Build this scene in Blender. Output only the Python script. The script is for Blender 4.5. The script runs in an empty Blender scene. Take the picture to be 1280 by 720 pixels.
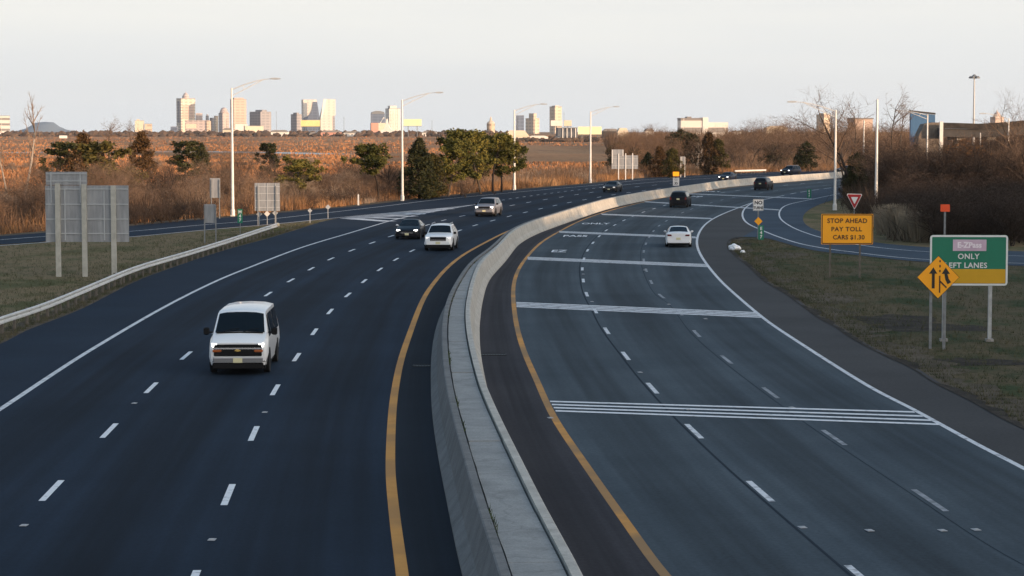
import bpy, bmesh, math, random
from math import sin, cos, pi, radians, atan2, hypot, sqrt, tan
from mathutils import Vector, Matrix, noise as mnoise

scene = bpy.context.scene
COL = scene.collection
rnd = random.Random(7)

# ------------------------------------------------------------------ camera
CAM_H = 8.3
FPX = 2800.0
PITCH = math.atan(198.0 / FPX)
cam_data = bpy.data.cameras.new('camera')
cam = bpy.data.objects.new('camera', cam_data)
COL.objects.link(cam)
cam.location = (0, 0, CAM_H)
cam.rotation_euler = (pi / 2 - PITCH, 0, 0)
cam_data.sensor_width = 36.0
cam_data.lens = FPX / 1280.0 * 36.0
cam_data.clip_start = 0.5
cam_data.clip_end = 40000
scene.camera = cam


def ray(x, y):
    u = (x - 640) / FPX
    v = (360 - y) / FPX
    return Vector((u, cos(PITCH) + v * sin(PITCH), -sin(PITCH) + v * cos(PITCH)))


def G(x, y, z=0.0):
    """ground point (height z) seen at photo pixel x, y"""
    d = ray(x, y)
    t = (z - CAM_H) / d.z
    return Vector((d.x * t, d.y * t, z))


def at(x, y, Y):
    """point at distance Y on the sight line of photo pixel x, y"""
    d = ray(x, y)
    t = Y / d.y
    return Vector((d.x * t, Y, CAM_H + d.z * t))


# ------------------------------------------------------------------ curves
def smooth_px(pts, step=2.0, sig=8.0, ext=0):
    pts = [Vector((p[0], p[1])) for p in pts]
    out = []
    n = len(pts)
    for i in range(n - 1):
        p0 = pts[max(i - 1, 0)]; p1 = pts[i]; p2 = pts[i + 1]; p3 = pts[min(i + 2, n - 1)]
        k = max(2, int((p2 - p1).length / step))
        for j in range(k):
            t = j / k
            out.append(0.5 * ((2 * p1) + (p2 - p0) * t + (2 * p0 - 5 * p1 + 4 * p2 - p3) * t * t
                              + (3 * p1 - p0 - 3 * p2 + p3) * t ** 3))
    out.append(pts[-1])
    m = len(out)
    w = int(sig * 2.5 / step)
    res = []
    for i in range(m):
        ww = min(w, i, m - 1 - i)
        a = Vector((0, 0)); s = 0
        for j in range(-ww, ww + 1):
            g = math.exp(-0.5 * (j * step / sig) ** 2)
            a += out[i + j] * g; s += g
        res.append(a / s)
    return res


def curve(pts, z=0.0, sig=8.0):
    c = [G(p.x, p.y, z) for p in smooth_px(pts, 2.0, sig)]
    return resample(c, 1.0)


def resample(c, step):
    out = [c[0].copy()]
    acc = 0.0
    for i in range(len(c) - 1):
        a, b = c[i], c[i + 1]
        L = (b - a).length
        if L < 1e-6:
            continue
        d = step - acc
        while d <= L:
            out.append(a.lerp(b, d / L))
            d += step
        acc = L - (d - step)
    if (out[-1] - c[-1]).length > 0.05:
        out.append(c[-1].copy())
    return out


def length_of(c):
    return sum((c[i + 1] - c[i]).length for i in range(len(c) - 1))


def tang(c, i):
    a = c[max(i - 2, 0)]; b = c[min(i + 2, len(c) - 1)]
    d = b - a; d.z = 0
    return d.normalized()


def offset(c, d):
    """shift a curve sideways: positive is to the right of its direction"""
    out = []
    for i in range(len(c)):
        t = tang(c, i)
        out.append(c[i] + Vector((t.y, -t.x, 0)) * (d if not callable(d) else d(c[i])))
    return out


def nearest(c, p):
    best = min(range(len(c)), key=lambda i: (c[i].x - p.x) ** 2 + (c[i].y - p.y) ** 2)
    return best


def lerp_table(tab, v):
    if v <= tab[0][0]:
        return tab[0][1]
    for (a, fa), (b, fb) in zip(tab, tab[1:]):
        if v <= b:
            return fa + (fb - fa) * (v - a) / (b - a)
    return tab[-1][1]


# ------------------------------------------------------------------ mesh builder
class MB:
    def __init__(self):
        self.v = []; self.f = []; self.m = []; self.uv = None

    def add(self, vs, fs, mi=0):
        o = len(self.v)
        self.v += [tuple(p) for p in vs]
        for q in fs:
            self.f.append(tuple(i + o for i in q)); self.m.append(mi)
        return self

    def quad(self, a, b, c, d, mi=0):
        return self.add([a, b, c, d], [(0, 1, 2, 3)], mi)

    def hexa(self, p, mi=0):
        return self.add(p, [(3, 2, 1, 0), (4, 5, 6, 7), (0, 1, 5, 4), (1, 2, 6, 5), (2, 3, 7, 6), (3, 0, 4, 7)], mi)

    def box(self, c, s, rz=0.0, mi=0, bev=0.0):
        cx, cy, cz = c; hx, hy, hz = s[0] / 2, s[1] / 2, s[2] / 2
        ca, sa = cos(rz), sin(rz)

        def P(x, y, z):
            return (cx + x * ca - y * sa, cy + x * sa + y * ca, cz + z)
        if bev <= 0:
            return self.hexa([P(-hx, -hy, -hz), P(hx, -hy, -hz), P(hx, hy, -hz), P(-hx, hy, -hz),
                              P(-hx, -hy, hz), P(hx, -hy, hz), P(hx, hy, hz), P(-hx, hy, hz)], mi)
        b = min(bev, hx * .9, hy * .9, hz * .9)
        vs = []
        for z, i in ((-hz, b), (-hz + b, 0), (hz - b, 0), (hz, b)):
            X, Y = hx - i, hy - i
            for x, y in ((-X + b, -Y), (X - b, -Y), (X, -Y + b), (X, Y - b), (X - b, Y), (-X + b, Y), (-X, Y - b), (-X, -Y + b)):
                vs.append(P(x, y, z))
        fs = [tuple(range(7, -1, -1)), tuple(range(24, 32))]
        for k in range(3):
            for j in range(8):
                a = k * 8 + j; c_ = k * 8 + (j + 1) % 8
                fs.append((a, c_, c_ + 8, a + 8))
        return self.add(vs, fs, mi)

    def tube(self, path, rad, n=8, mi=0, caps=True):
        path = [Vector(p) for p in path]
        if not isinstance(rad, (list, tuple)):
            rad = [rad] * len(path)
        vs = []; fs = []
        prev = None
        for i, p in enumerate(path):
            d = path[min(i + 1, len(path) - 1)] - path[max(i - 1, 0)]
            d = d.normalized() if d.length > 1e-9 else Vector((0, 0, 1))
            if prev is None:
                a = d.cross(Vector((0, 1, 0)))
                if a.length < .1:
                    a = d.cross(Vector((1, 0, 0)))
            else:
                a = prev - d * prev.dot(d)
            a.normalize(); prev = a
            b = d.cross(a)
            for k in range(n):
                t = 2 * pi * k / n
                vs.append(p + (a * cos(t) + b * sin(t)) * rad[i])
        for i in range(len(path) - 1):
            for k in range(n):
                k2 = (k + 1) % n
                fs.append((i * n + k, i * n + k2, (i + 1) * n + k2, (i + 1) * n + k))
        if caps:
            fs.append(tuple(range(n - 1, -1, -1)))
            fs.append(tuple((len(path) - 1) * n + k for k in range(n)))
        return self.add(vs, fs, mi)

    def prism(self, poly, a, b, axis='y', mi=0):
        """poly = (u, w) points, extruded along an axis from a to b"""
        n = len(poly)

        def P(u, w, t):
            if axis == 'y':
                return (u, t, w)
            if axis == 'x':
                return (t, u, w)
            return (u, w, t)
        vs = [P(u, w, a) for u, w in poly] + [P(u, w, b) for u, w in poly]
        fs = [tuple(range(n)), tuple(range(2 * n - 1, n - 1, -1))]
        for i in range(n):
            j = (i + 1) % n
            fs.append((j, i, n + i, n + j))
        return self.add(vs, fs, mi)

    def lathe(self, prof, c=(0, 0, 0), n=16, mi=0, axis='z'):
        vs = []; fs = []
        for r, h in prof:
            for k in range(n):
                t = 2 * pi * k / n
                if axis == 'z':
                    vs.append((c[0] + r * cos(t), c[1] + r * sin(t), c[2] + h))
                else:
                    vs.append((c[0] + h, c[1] + r * cos(t), c[2] + r * sin(t)))
        for i in range(len(prof) - 1):
            for k in range(n):
                k2 = (k + 1) % n
                fs.append((i * n + k, i * n + k2, (i + 1) * n + k2, (i + 1) * n + k))
        fs.append(tuple(range(n - 1, -1, -1)))
        fs.append(tuple((len(prof) - 1) * n + k for k in range(n)))
        return self.add(vs, fs, mi)

    def ribbon(self, c, w, z=0.0, mi=0, v0=0.0):
        """flat strip of width w along curve c, laid at height z"""
        vs = []; fs = []
        for i, p in enumerate(c):
            t = tang(c, i); nrm = Vector((t.y, -t.x, 0)) * (w / 2)
            vs += [(p.x - nrm.x, p.y - nrm.y, z), (p.x + nrm.x, p.y + nrm.y, z)]
        for i in range(len(c) - 1):
            fs.append((2 * i, 2 * i + 1, 2 * i + 3, 2 * i + 2))
        return self.add(vs, fs, mi)

    def sweep(self, c, prof, mi=0, closed=True):
        """prof(i, p) -> list of (side, z); swept along c"""
        vs = []; fs = []; n = None
        for i, p in enumerate(c):
            t = tang(c, i); nr = Vector((t.y, -t.x, 0))
            pr = prof(i, p); n = len(pr)
            for s, z in pr:
                vs.append((p.x + nr.x * s, p.y + nr.y * s, z))
        for i in range(len(c) - 1):
            for k in range(n if closed else n - 1):
                k2 = (k + 1) % n
                fs.append((i * n + k, (i + 1) * n + k, (i + 1) * n + k2, i * n + k2))
        if closed:
            fs.append(tuple(range(n)))
            fs.append(tuple((len(c) - 1) * n + k for k in range(n - 1, -1, -1)))
        return self.add(vs, fs, mi)

    def mesh(self, name, mats, smooth=None):
        me = bpy.data.meshes.new(name)
        me.from_pydata(self.v, [], self.f)
        if not isinstance(mats, (list, tuple)):
            mats = [mats]
        for m in mats:
            me.materials.append(m)
        if len(mats) > 1:
            me.polygons.foreach_set('material_index', self.m)
        me.update()
        if smooth is not None:
            me.polygons.foreach_set('use_smooth', [True] * len(me.polygons))
            if smooth < 180:
                me.set_sharp_from_angle(angle=radians(smooth))
        return me

    def build(self, name, mats, parent=None, smooth=None, fix=False):
        me = self.mesh(name, mats, smooth)
        if fix:
            bm = bmesh.new(); bm.from_mesh(me)
            bmesh.ops.recalc_face_normals(bm, faces=bm.faces)
            bm.to_mesh(me); bm.free()
        o = bpy.data.objects.new(name, me)
        COL.objects.link(o)
        if parent is not None:
            o.parent = parent
        return o


def tag(o, label=None, cat=None, group=None, kind=None):
    if label: o['label'] = label
    if cat: o['category'] = cat
    if group: o['group'] = group
    if kind: o['kind'] = kind
    return o


def empty(name, loc, rz=0.0, label=None, cat=None, group=None):
    o = bpy.data.objects.new(name, None)
    COL.objects.link(o)
    o.location = loc; o.rotation_euler = (0, 0, rz)
    o.empty_display_size = .3
    return tag(o, label, cat, group)


CH = {}


def kids(o):
    return [c for c in bpy.data.objects if c.parent == o]


def copy_tree(o, loc=None, rz=None, scale=None, label=None, group=None):
    def rec(s, par):
        c = s.copy(); COL.objects.link(c)
        if par is not None:
            c.parent = par
        key = s.name
        if key not in CH:
            CH[key] = list(s.children)
        for k in CH[key]:
            rec(k, c)
        return c
    r = rec(o, None)
    if loc is not None: r.location = loc
    if rz is not None: r.rotation_euler = (0, 0, rz)
    if scale is not None: r.scale = scale if isinstance(scale, (tuple, list)) else (scale,) * 3
    if label: r['label'] = label
    if group: r['group'] = group
    return r


def text_mb(s, size, align='CENTER', sx=1.0, sy=1.0, flat=False, spacing=1.0, thick=.008, font_w=0.0):
    cu = bpy.data.curves.new('lettering', 'FONT')
    cu.body = s; cu.size = size; cu.align_x = align; cu.align_y = 'CENTER'
    cu.space_character = spacing
    cu.offset = font_w
    cu.resolution_u = 3
    cu.extrude = 0 if flat else thick / 2
    o = bpy.data.objects.new('lettering', cu); COL.objects.link(o)
    bpy.context.view_layer.update()
    dg = bpy.context.evaluated_depsgraph_get()
    me = bpy.data.meshes.new_from_object(o.evaluated_get(dg))
    mb = MB()
    for v in me.vertices:
        mb.v.append((v.co.x * sx, v.co.y * sy, v.co.z))
    for p in me.polygons:
        mb.f.append(tuple(p.vertices)); mb.m.append(0)
    bpy.data.objects.remove(o); bpy.data.curves.remove(cu); bpy.data.meshes.remove(me)
    return mb


def stand_up(mb, loc, yoff=0.0):
    """turn XY text into an upright XZ face looking along -Y"""
    mb.v = [(x + loc[0], loc[1] - z + yoff, y + loc[2]) for x, y, z in mb.v]
    return mb


# ------------------------------------------------------------------ materials
def new_mat(name):
    m = bpy.data.materials.new(name); m.use_nodes = True
    nt = m.node_tree
    return m, nt, nt.nodes['Principled BSDF']


def N(nt, typ, **kw):
    n = nt.nodes.new(typ)
    for k, v in kw.items():
        if k in n.inputs:
            n.inputs[k].default_value = v
        else:
            setattr(n, k, v)
    return n


def mat(name, c1, c2=None, rough=.8, metal=0.0, scale=3.0, detail=5.0, bump=0.0, bscale=None, coords='Object',
        stretch=None, coat=0.0, spec=None, lo=.35, hi=.65, c3=None, emis=None, estr=0.0, alpha=None):
    m, nt, bs = new_mat(name)
    bs.inputs['Roughness'].default_value = rough
    bs.inputs['Metallic'].default_value = metal
    bs.inputs['Coat Weight'].default_value = coat
    if spec is not None:
        bs.inputs['Specular IOR Level'].default_value = spec
    L = nt.links.new
    tc = N(nt, 'ShaderNodeTexCoord')
    mp = N(nt, 'ShaderNodeMapping')
    L(tc.outputs[coords], mp.inputs['Vector'])
    if stretch:
        mp.inputs['Scale'].default_value = stretch
    if c2 is None:
        bs.inputs['Base Color'].default_value = (*c1, 1)
    else:
        nz = N(nt, 'ShaderNodeTexNoise', Scale=scale, Detail=detail, Roughness=.6)
        L(mp.outputs['Vector'], nz.inputs['Vector'])
        cr = N(nt, 'ShaderNodeValToRGB')
        cr.color_ramp.elements[0].position = lo; cr.color_ramp.elements[0].color = (*c1, 1)
        cr.color_ramp.elements[1].position = hi; cr.color_ramp.elements[1].color = (*c2, 1)
        L(nz.outputs['Fac'], cr.inputs['Fac'])
        if c3 is not None:
            nz2 = N(nt, 'ShaderNodeTexNoise', Scale=scale * .17, Detail=3.0)
            L(mp.outputs['Vector'], nz2.inputs['Vector'])
            mr = N(nt, 'ShaderNodeMapRange'); mr.inputs[1].default_value = .42; mr.inputs[2].default_value = .6
            L(nz2.outputs['Fac'], mr.inputs[0])
            mx = N(nt, 'ShaderNodeMix', data_type='RGBA')
            L(mr.outputs[0], mx.inputs[0]); L(cr.outputs['Color'], mx.inputs[6])
            mx.inputs[7].default_value = (*c3, 1)
            L(mx.outputs[2], bs.inputs['Base Color'])
        else:
            L(cr.outputs['Color'], bs.inputs['Base Color'])
    if bump > 0:
        nb = N(nt, 'ShaderNodeTexNoise', Scale=bscale or scale * 6, Detail=4.0)
        L(mp.outputs['Vector'], nb.inputs['Vector'])
        bp = N(nt, 'ShaderNodeBump', Strength=bump, Distance=.05)
        L(nb.outputs['Fac'], bp.inputs['Height']); L(bp.outputs['Normal'], bs.inputs['Normal'])
    if emis:
        bs.inputs['Emission Color'].default_value = (*emis, 1)
        bs.inputs['Emission Strength'].default_value = estr
    return m


M = {}
M['galv'] = mat('galvanised steel', (.33, .34, .35), (.46, .47, .48), rough=.55, metal=.35, scale=4)
M['rail'] = mat('bright galvanised rail', (.50, .51, .51), (.66, .66, .65), rough=.5, metal=.15, scale=2)
M['galv_dark'] = mat('weathered steel', (.16, .17, .18), (.24, .25, .26), rough=.65, metal=.3, scale=4)
M['lamp_pole'] = mat('aluminium lamp pole', (.62, .60, .57), (.72, .70, .67), rough=.5, metal=.15, scale=2)
M['sign_back'] = mat('aluminium sign back', (.22, .23, .245), (.32, .33, .345), rough=.6, metal=.2, scale=1.2, stretch=(3, 1, .5))
M['sign_rib'] = mat('aluminium stiffener', (.42, .44, .46), rough=.55, metal=.3)
M['post_wood'] = mat('weathered timber post', (.09, .075, .06), (.15, .13, .11), rough=.9, scale=6, stretch=(6, 6, .6))
M['green'] = mat('green sign sheeting', (.0, .15, .085), (.0, .165, .095), rough=.45, scale=1.2)
M['orange'] = mat('orange sign sheeting', (.93, .37, .002), (.97, .40, .004), rough=.45, scale=1.2)
M['yellow_sign'] = mat('yellow sign sheeting', (.55, .30, .0), (.60, .33, .005), rough=.5, scale=1.2)
M['white_sign'] = mat('white sign sheeting', (.66, .66, .66), (.72, .72, .72), rough=.45, scale=2)
M['red_sign'] = mat('red sign sheeting', (.36, .008, .012), rough=.45)
M['black'] = mat('black lettering', (.012, .012, .012), rough=.6)
M['brown_letter'] = mat('dark brown lettering', (.06, .018, .008), rough=.6)
M['pinkish'] = mat('faded lilac panel', (.50, .36, .46), (.58, .44, .54), rough=.5, scale=2)
M['lilac'] = mat('lilac lettering', (.62, .5, .6), rough=.5)
M['pink_letter'] = mat('faded pink lettering', (.80, .72, .78), rough=.5)
M['red_plate'] = mat('orange red plate', (.75, .075, .012), rough=.5)
M['rubber'] = mat('tyre rubber', (.012, .012, .013), rough=.85)
M['rim'] = mat('alloy rim', (.42, .42, .43), rough=.35, metal=.8)
M['dark_trim'] = mat('dark plastic trim', (.008, .008, .009), rough=.6, spec=.15)
M['chrome'] = mat('chrome trim', (.6, .6, .62), rough=.25, metal=.9)
M['plate'] = mat('number plate', (.62, .58, .36), rough=.5)
M['tail'] = mat('tail lamp', (.11, .006, .008), rough=.2, coat=.6)
M['amber'] = mat('amber lamp', (.34, .085, .015), rough=.2, coat=.6)
M['head_off'] = mat('headlamp lens', (.62, .64, .68), rough=.12, coat=.8)
M['head_on'] = mat('lit headlamp', (.9, .9, .9), rough=.2, emis=(1, .97, .9), estr=4.0)
M['head_dim'] = mat('running lamp', (.85, .85, .85), rough=.2, emis=(1, .97, .93), estr=.5)
M['glass'] = mat('car glass', (.004, .007, .011), rough=.08, spec=.22)
M['white_paint'] = mat('white car paint', (.74, .75, .77), (.78, .79, .8), rough=.32, coat=.5, scale=.8)
M['silver_paint'] = mat('silver car paint', (.17, .175, .20), rough=.35, metal=.1, coat=.2)
M['black_paint'] = mat('black car paint', (.005, .006, .010), rough=.35, coat=.03, spec=.18)
M['grey_paint'] = mat('dark grey car paint', (.012, .013, .017), rough=.35, coat=.04, spec=.2)
M['blue_paint'] = mat('dark blue car paint', (.008, .011, .026), rough=.35, coat=.04, spec=.2)
M['road_white'] = mat('white road paint', (.22, .235, .255), (.60, .62, .65), rough=.8, scale=3.5, detail=8, lo=.32, hi=.5)
M['road_white_dash'] = mat('new white road paint', (.34, .355, .375), (.68, .70, .73), rough=.75, scale=5, detail=8, lo=.30, hi=.46)
M['road_worn'] = mat('worn white road paint', (.11, .125, .14), (.30, .32, .35), rough=.85, scale=1.6, lo=.35, hi=.6)
M['road_yellow'] = mat('yellow road paint', (.50, .22, .035), (.58, .27, .05), rough=.8, scale=2.0, lo=.3, hi=.65, c3=(.40, .19, .045))
M['road_yellow_worn'] = mat('worn yellow road paint', (.36, .175, .045), (.58, .27, .05), rough=.85, scale=1.1, lo=.35, hi=.65, c3=(.26, .15, .06))
M['tar'] = mat('tar seam', (.028, .038, .050), rough=.95, spec=.03)
M['stud'] = mat('road stud', (.36, .37, .39), rough=.6)
M['litter'] = mat('white plastic', (.8, .8, .8), rough=.6)


def concrete(name, a, b, stain, vertical=False):
    m = mat(name, a, b, rough=.9, scale=1.4, detail=8, bump=.25, bscale=14)
    nt = m.node_tree; bs = nt.nodes['Principled BSDF']; L = nt.links.new
    src = bs.inputs['Base Color'].links[0].from_socket
    tc = N(nt, 'ShaderNodeTexCoord'); mp = N(nt, 'ShaderNodeMapping')
    mp.inputs['Scale'].default_value = (1.3, 1.3, .5) if vertical else (.9, .9, 1)
    L(tc.outputs['Object'], mp.inputs['Vector'])
    nz = N(nt, 'ShaderNodeTexNoise', Scale=1.6, Detail=8.0, Roughness=.65)
    L(mp.outputs['Vector'], nz.inputs['Vector'])
    mr = N(nt, 'ShaderNodeMapRange'); mr.inputs[1].default_value = .50; mr.inputs[2].default_value = .80
    L(nz.outputs['Fac'], mr.inputs[0])
    mx = N(nt, 'ShaderNodeMix', data_type='RGBA')
    L(mr.outputs[0], mx.inputs[0]); L(src, mx.inputs[6]); mx.inputs[7].default_value = (*stain, 1)
    n5 = N(nt, 'ShaderNodeTexNoise', Scale=22.0, Detail=3.0, Roughness=.8); L(tc.outputs['Object'], n5.inputs['Vector'])
    m5 = N(nt, 'ShaderNodeMapRange'); m5.inputs[1].default_value = .3; m5.inputs[2].default_value = .7; m5.inputs[3].default_value = .78; m5.inputs[4].default_value = 1.18
    L(n5.outputs['Fac'], m5.inputs[0])
    vo = N(nt, 'ShaderNodeTexVoronoi', Scale=.42, feature='DISTANCE_TO_EDGE'); 
    wn = N(nt, 'ShaderNodeTexNoise', Scale=1.2, Detail=5.0); L(tc.outputs['Object'], wn.inputs['Vector'])
    wa = N(nt, 'ShaderNodeMix', data_type='RGBA'); wa.inputs[0].default_value = .45
    L(tc.outputs['Object'], wa.inputs[6]); L(wn.outputs['Color'], wa.inputs[7]); L(wa.outputs[2], vo.inputs['Vector'])
    m6 = N(nt, 'ShaderNodeMapRange'); m6.inputs[1].default_value = .0; m6.inputs[2].default_value = .010; m6.inputs[3].default_value = .80; m6.inputs[4].default_value = 1.0
    L(vo.outputs['Distance'], m6.inputs[0])
    mm = N(nt, 'ShaderNodeMath', operation='MULTIPLY'); L(m5.outputs[0], mm.inputs[0]); L(m6.outputs[0], mm.inputs[1])
    mu = N(nt, 'ShaderNodeMix', data_type='RGBA', blend_type='MULTIPLY'); mu.inputs[0].default_value = 1.0
    L(mx.outputs[2], mu.inputs[6]); L(mm.outputs[0], mu.inputs[7])
    L(mu.outputs[2], bs.inputs['Base Color'])
    return m


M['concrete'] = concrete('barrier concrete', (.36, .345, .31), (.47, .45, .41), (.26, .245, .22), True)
M['concrete_shaded'] = concrete('stained shaded barrier concrete', (.115, .118, .12), (.17, .173, .173), (.075, .077, .078), True)  # darker copy: shade of the leaning left face is in the colour, plus stains
M['slab'] = concrete('median slab concrete', (.22, .226, .224), (.285, .29, .285), (.16, .165, .162))
M['concrete_grey'] = concrete('bridge concrete', (.26, .24, .22), (.34, .32, .30), (.17, .16, .15), True)


def asphalt(name, c1, c2, fine=.25, tracks=None, rough=.9, spec=.12):
    m, nt, bs = new_mat(name)
    L = nt.links.new
    bs.inputs['Roughness'].default_value = rough
    bs.inputs['Specular IOR Level'].default_value = spec
    tc = N(nt, 'ShaderNodeTexCoord')
    n1 = N(nt, 'ShaderNodeTexNoise', Scale=.11, Detail=6.0, Roughness=.62)
    n2 = N(nt, 'ShaderNodeTexNoise', Scale=9.0, Detail=4.0, Roughness=.7)
    L(tc.outputs['Object'], n1.inputs['Vector']); L(tc.outputs['Object'], n2.inputs['Vector'])
    cr = N(nt, 'ShaderNodeValToRGB')
    cr.color_ramp.elements[0].position = .36; cr.color_ramp.elements[0].color = (*c1, 1)
    cr.color_ramp.elements[1].position = .64; cr.color_ramp.elements[1].color = (*c2, 1)
    L(n1.outputs['Fac'], cr.inputs['Fac'])
    mr = N(nt, 'ShaderNodeMapRange')
    mr.inputs[1].default_value = .25; mr.inputs[2].default_value = .75
    mr.inputs[3].default_value = 1 - fine; mr.inputs[4].default_value = 1 + fine
    L(n2.outputs['Fac'], mr.inputs[0])
    mx = N(nt, 'ShaderNodeMix', data_type='RGBA', blend_type='MULTIPLY')
    mx.inputs[0].default_value = 1.0
    L(cr.outputs['Color'], mx.inputs[6]); L(mr.outputs[0], mx.inputs[7])
    col = mx.outputs[2]
    if tracks:
        # oil and tyre wear along the lanes: uv.x counts lanes
        uv = N(nt, 'ShaderNodeUVMap'); uv.uv_map = 'lanes'
        sp = N(nt, 'ShaderNodeSeparateXYZ'); L(uv.outputs['UV'], sp.inputs[0])
        wv = N(nt, 'ShaderNodeMath', operation='MULTIPLY'); L(sp.outputs[0], wv.inputs[0]); wv.inputs[1].default_value = 2 * pi
        cs = N(nt, 'ShaderNodeMath', operation='COSINE'); L(wv.outputs[0], cs.inputs[0])
        mp = N(nt, 'ShaderNodeMapping'); mp.inputs['Scale'].default_value = (7.0, .035, 1)
        L(uv.outputs['UV'], mp.inputs['Vector'])
        n3 = N(nt, 'ShaderNodeTexNoise', Scale=1.0, Detail=5.0); L(mp.outputs['Vector'], n3.inputs['Vector'])
        ad = N(nt, 'ShaderNodeMath', operation='MULTIPLY_ADD'); L(cs.outputs[0], ad.inputs[0]); ad.inputs[1].default_value = .16
        L(n3.outputs['Fac'], ad.inputs[2])
        m3 = N(nt, 'ShaderNodeMapRange'); m3.inputs[1].default_value = .25; m3.inputs[2].default_value = .75
        m3.inputs[3].default_value = 1 - tracks; m3.inputs[4].default_value = 1 + tracks
        L(ad.outputs[0], m3.inputs[0])
        mx2 = N(nt, 'ShaderNodeMix', data_type='RGBA', blend_type='MULTIPLY'); mx2.inputs[0].default_value = 1.0
        L(col, mx2.inputs[6]); L(m3.outputs[0], mx2.inputs[7]); col = mx2.outputs[2]
    L(col, bs.inputs['Base Color'])
    bp = N(nt, 'ShaderNodeBump', Strength=.25, Distance=.01)
    n4 = N(nt, 'ShaderNodeTexNoise', Scale=40.0, Detail=2.0); L(tc.outputs['Object'], n4.inputs['Vector'])
    L(n4.outputs['Fac'], bp.inputs['Height']); L(bp.outputs['Normal'], bs.inputs['Normal'])
    return m


M['asphalt_new'] = asphalt('new dark asphalt', (.0068, .0145, .0268), (.0102, .0195, .035), .25, .38)
M['asphalt_old'] = asphalt('older grey asphalt', (.039, .053, .066), (.054, .071, .086), .24, .30)
M['asphalt_ramp'] = asphalt('ramp asphalt', (.035, .052, .075), (.05, .072, .1), .2)
M['asphalt_shoulder'] = asphalt('dark shoulder asphalt', (.027, .027, .033), (.038, .037, .043), .25, .3)
M['asphalt_side'] = asphalt('outer shoulder asphalt', (.048, .048, .050), (.064, .064, .066), .22)
M['asphalt_dirty'] = asphalt('dark inner shoulder', (.007, .012, .02), (.011, .017, .026), .2, .2)


def ground_mat(name, cols, scale, stretch=(1, 1, 1), fine=8.0, bump=.5):
    m, nt, bs = new_mat(name)
    L = nt.links.new
    bs.inputs['Roughness'].default_value = .95
    bs.inputs['Specular IOR Level'].default_value = .1
    tc = N(nt, 'ShaderNodeTexCoord'); mp = N(nt, 'ShaderNodeMapping')
    mp.inputs['Scale'].default_value = stretch
    L(tc.outputs['Object'], mp.inputs['Vector'])
    n1 = N(nt, 'ShaderNodeTexNoise', Scale=scale, Detail=9.0, Roughness=.68); L(mp.outputs['Vector'], n1.inputs['Vector'])
    cr = N(nt, 'ShaderNodeValToRGB')
    e = cr.color_ramp.elements
    while len(e) < len(cols):
        e.new(.5)
    for i, c in enumerate(cols):
        e[i].position = .3 + .4 * i / (len(cols) - 1); e[i].color = (*c, 1)
    L(n1.outputs['Fac'], cr.inputs['Fac'])
    n2 = N(nt, 'ShaderNodeTexNoise', Scale=fine, Detail=5.0, Roughness=.7); L(tc.outputs['Object'], n2.inputs['Vector'])
    mr = N(nt, 'ShaderNodeMapRange'); mr.inputs[1].default_value = .3; mr.inputs[2].default_value = .7
    mr.inputs[3].default_value = .6; mr.inputs[4].default_value = 1.4
    L(n2.outputs['Fac'], mr.inputs[0])
    mx = N(nt, 'ShaderNodeMix', data_type='RGBA', blend_type='MULTIPLY'); mx.inputs[0].default_value = 1
    L(cr.outputs['Color'], mx.inputs[6]); L(mr.outputs[0], mx.inputs[7])
    L(mx.outputs[2], bs.inputs['Base Color'])
    if bump:
        bp = N(nt, 'ShaderNodeBump', Strength=min(bump, 1), Distance=.15 if bump < 1 else 1.0)
        L(n2.outputs['Fac'], bp.inputs['Height']); L(bp.outputs['Normal'], bs.inputs['Normal'])
    return m


M['marsh'] = ground_mat('winter marsh', [(.15, .085, .052), (.27, .155, .085), (.36, .215, .12), (.20, .13, .085)], .0085, (1, .16, 1), fine=.5, bump=1.0)
M['verge'] = ground_mat('dormant grass', [(.075, .072, .034), (.11, .098, .047), (.18, .135, .08), (.075, .082, .035), (.13, .105, .06)], .12, (1, .5, 1), fine=5.0)
M['verge_green'] = ground_mat('dormant grass with green', [(.030, .034, .018), (.038, .054, .022), (.10, .078, .047), (.027, .044, .018), (.058, .058, .030)], .13, (1, .45, 1), fine=5.0)
M['dirt'] = ground_mat('gravelly dirt', [(.055, .046, .035), (.095, .078, .058), (.14, .115, .085)], .35, fine=9.0)
M['dark_soil'] = ground_mat('dark soil', [(.022, .02, .018), (.04, .035, .03), (.07, .06, .048)], .8, fine=7.0)
M['bank'] = ground_mat('unseen shade bank', [(.04, .03, .02), (.07, .05, .03)], .1, fine=1.0)
M['creek'] = mat('creek water', (.10, .115, .13), (.13, .145, .16), rough=.25, scale=.05)


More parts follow.
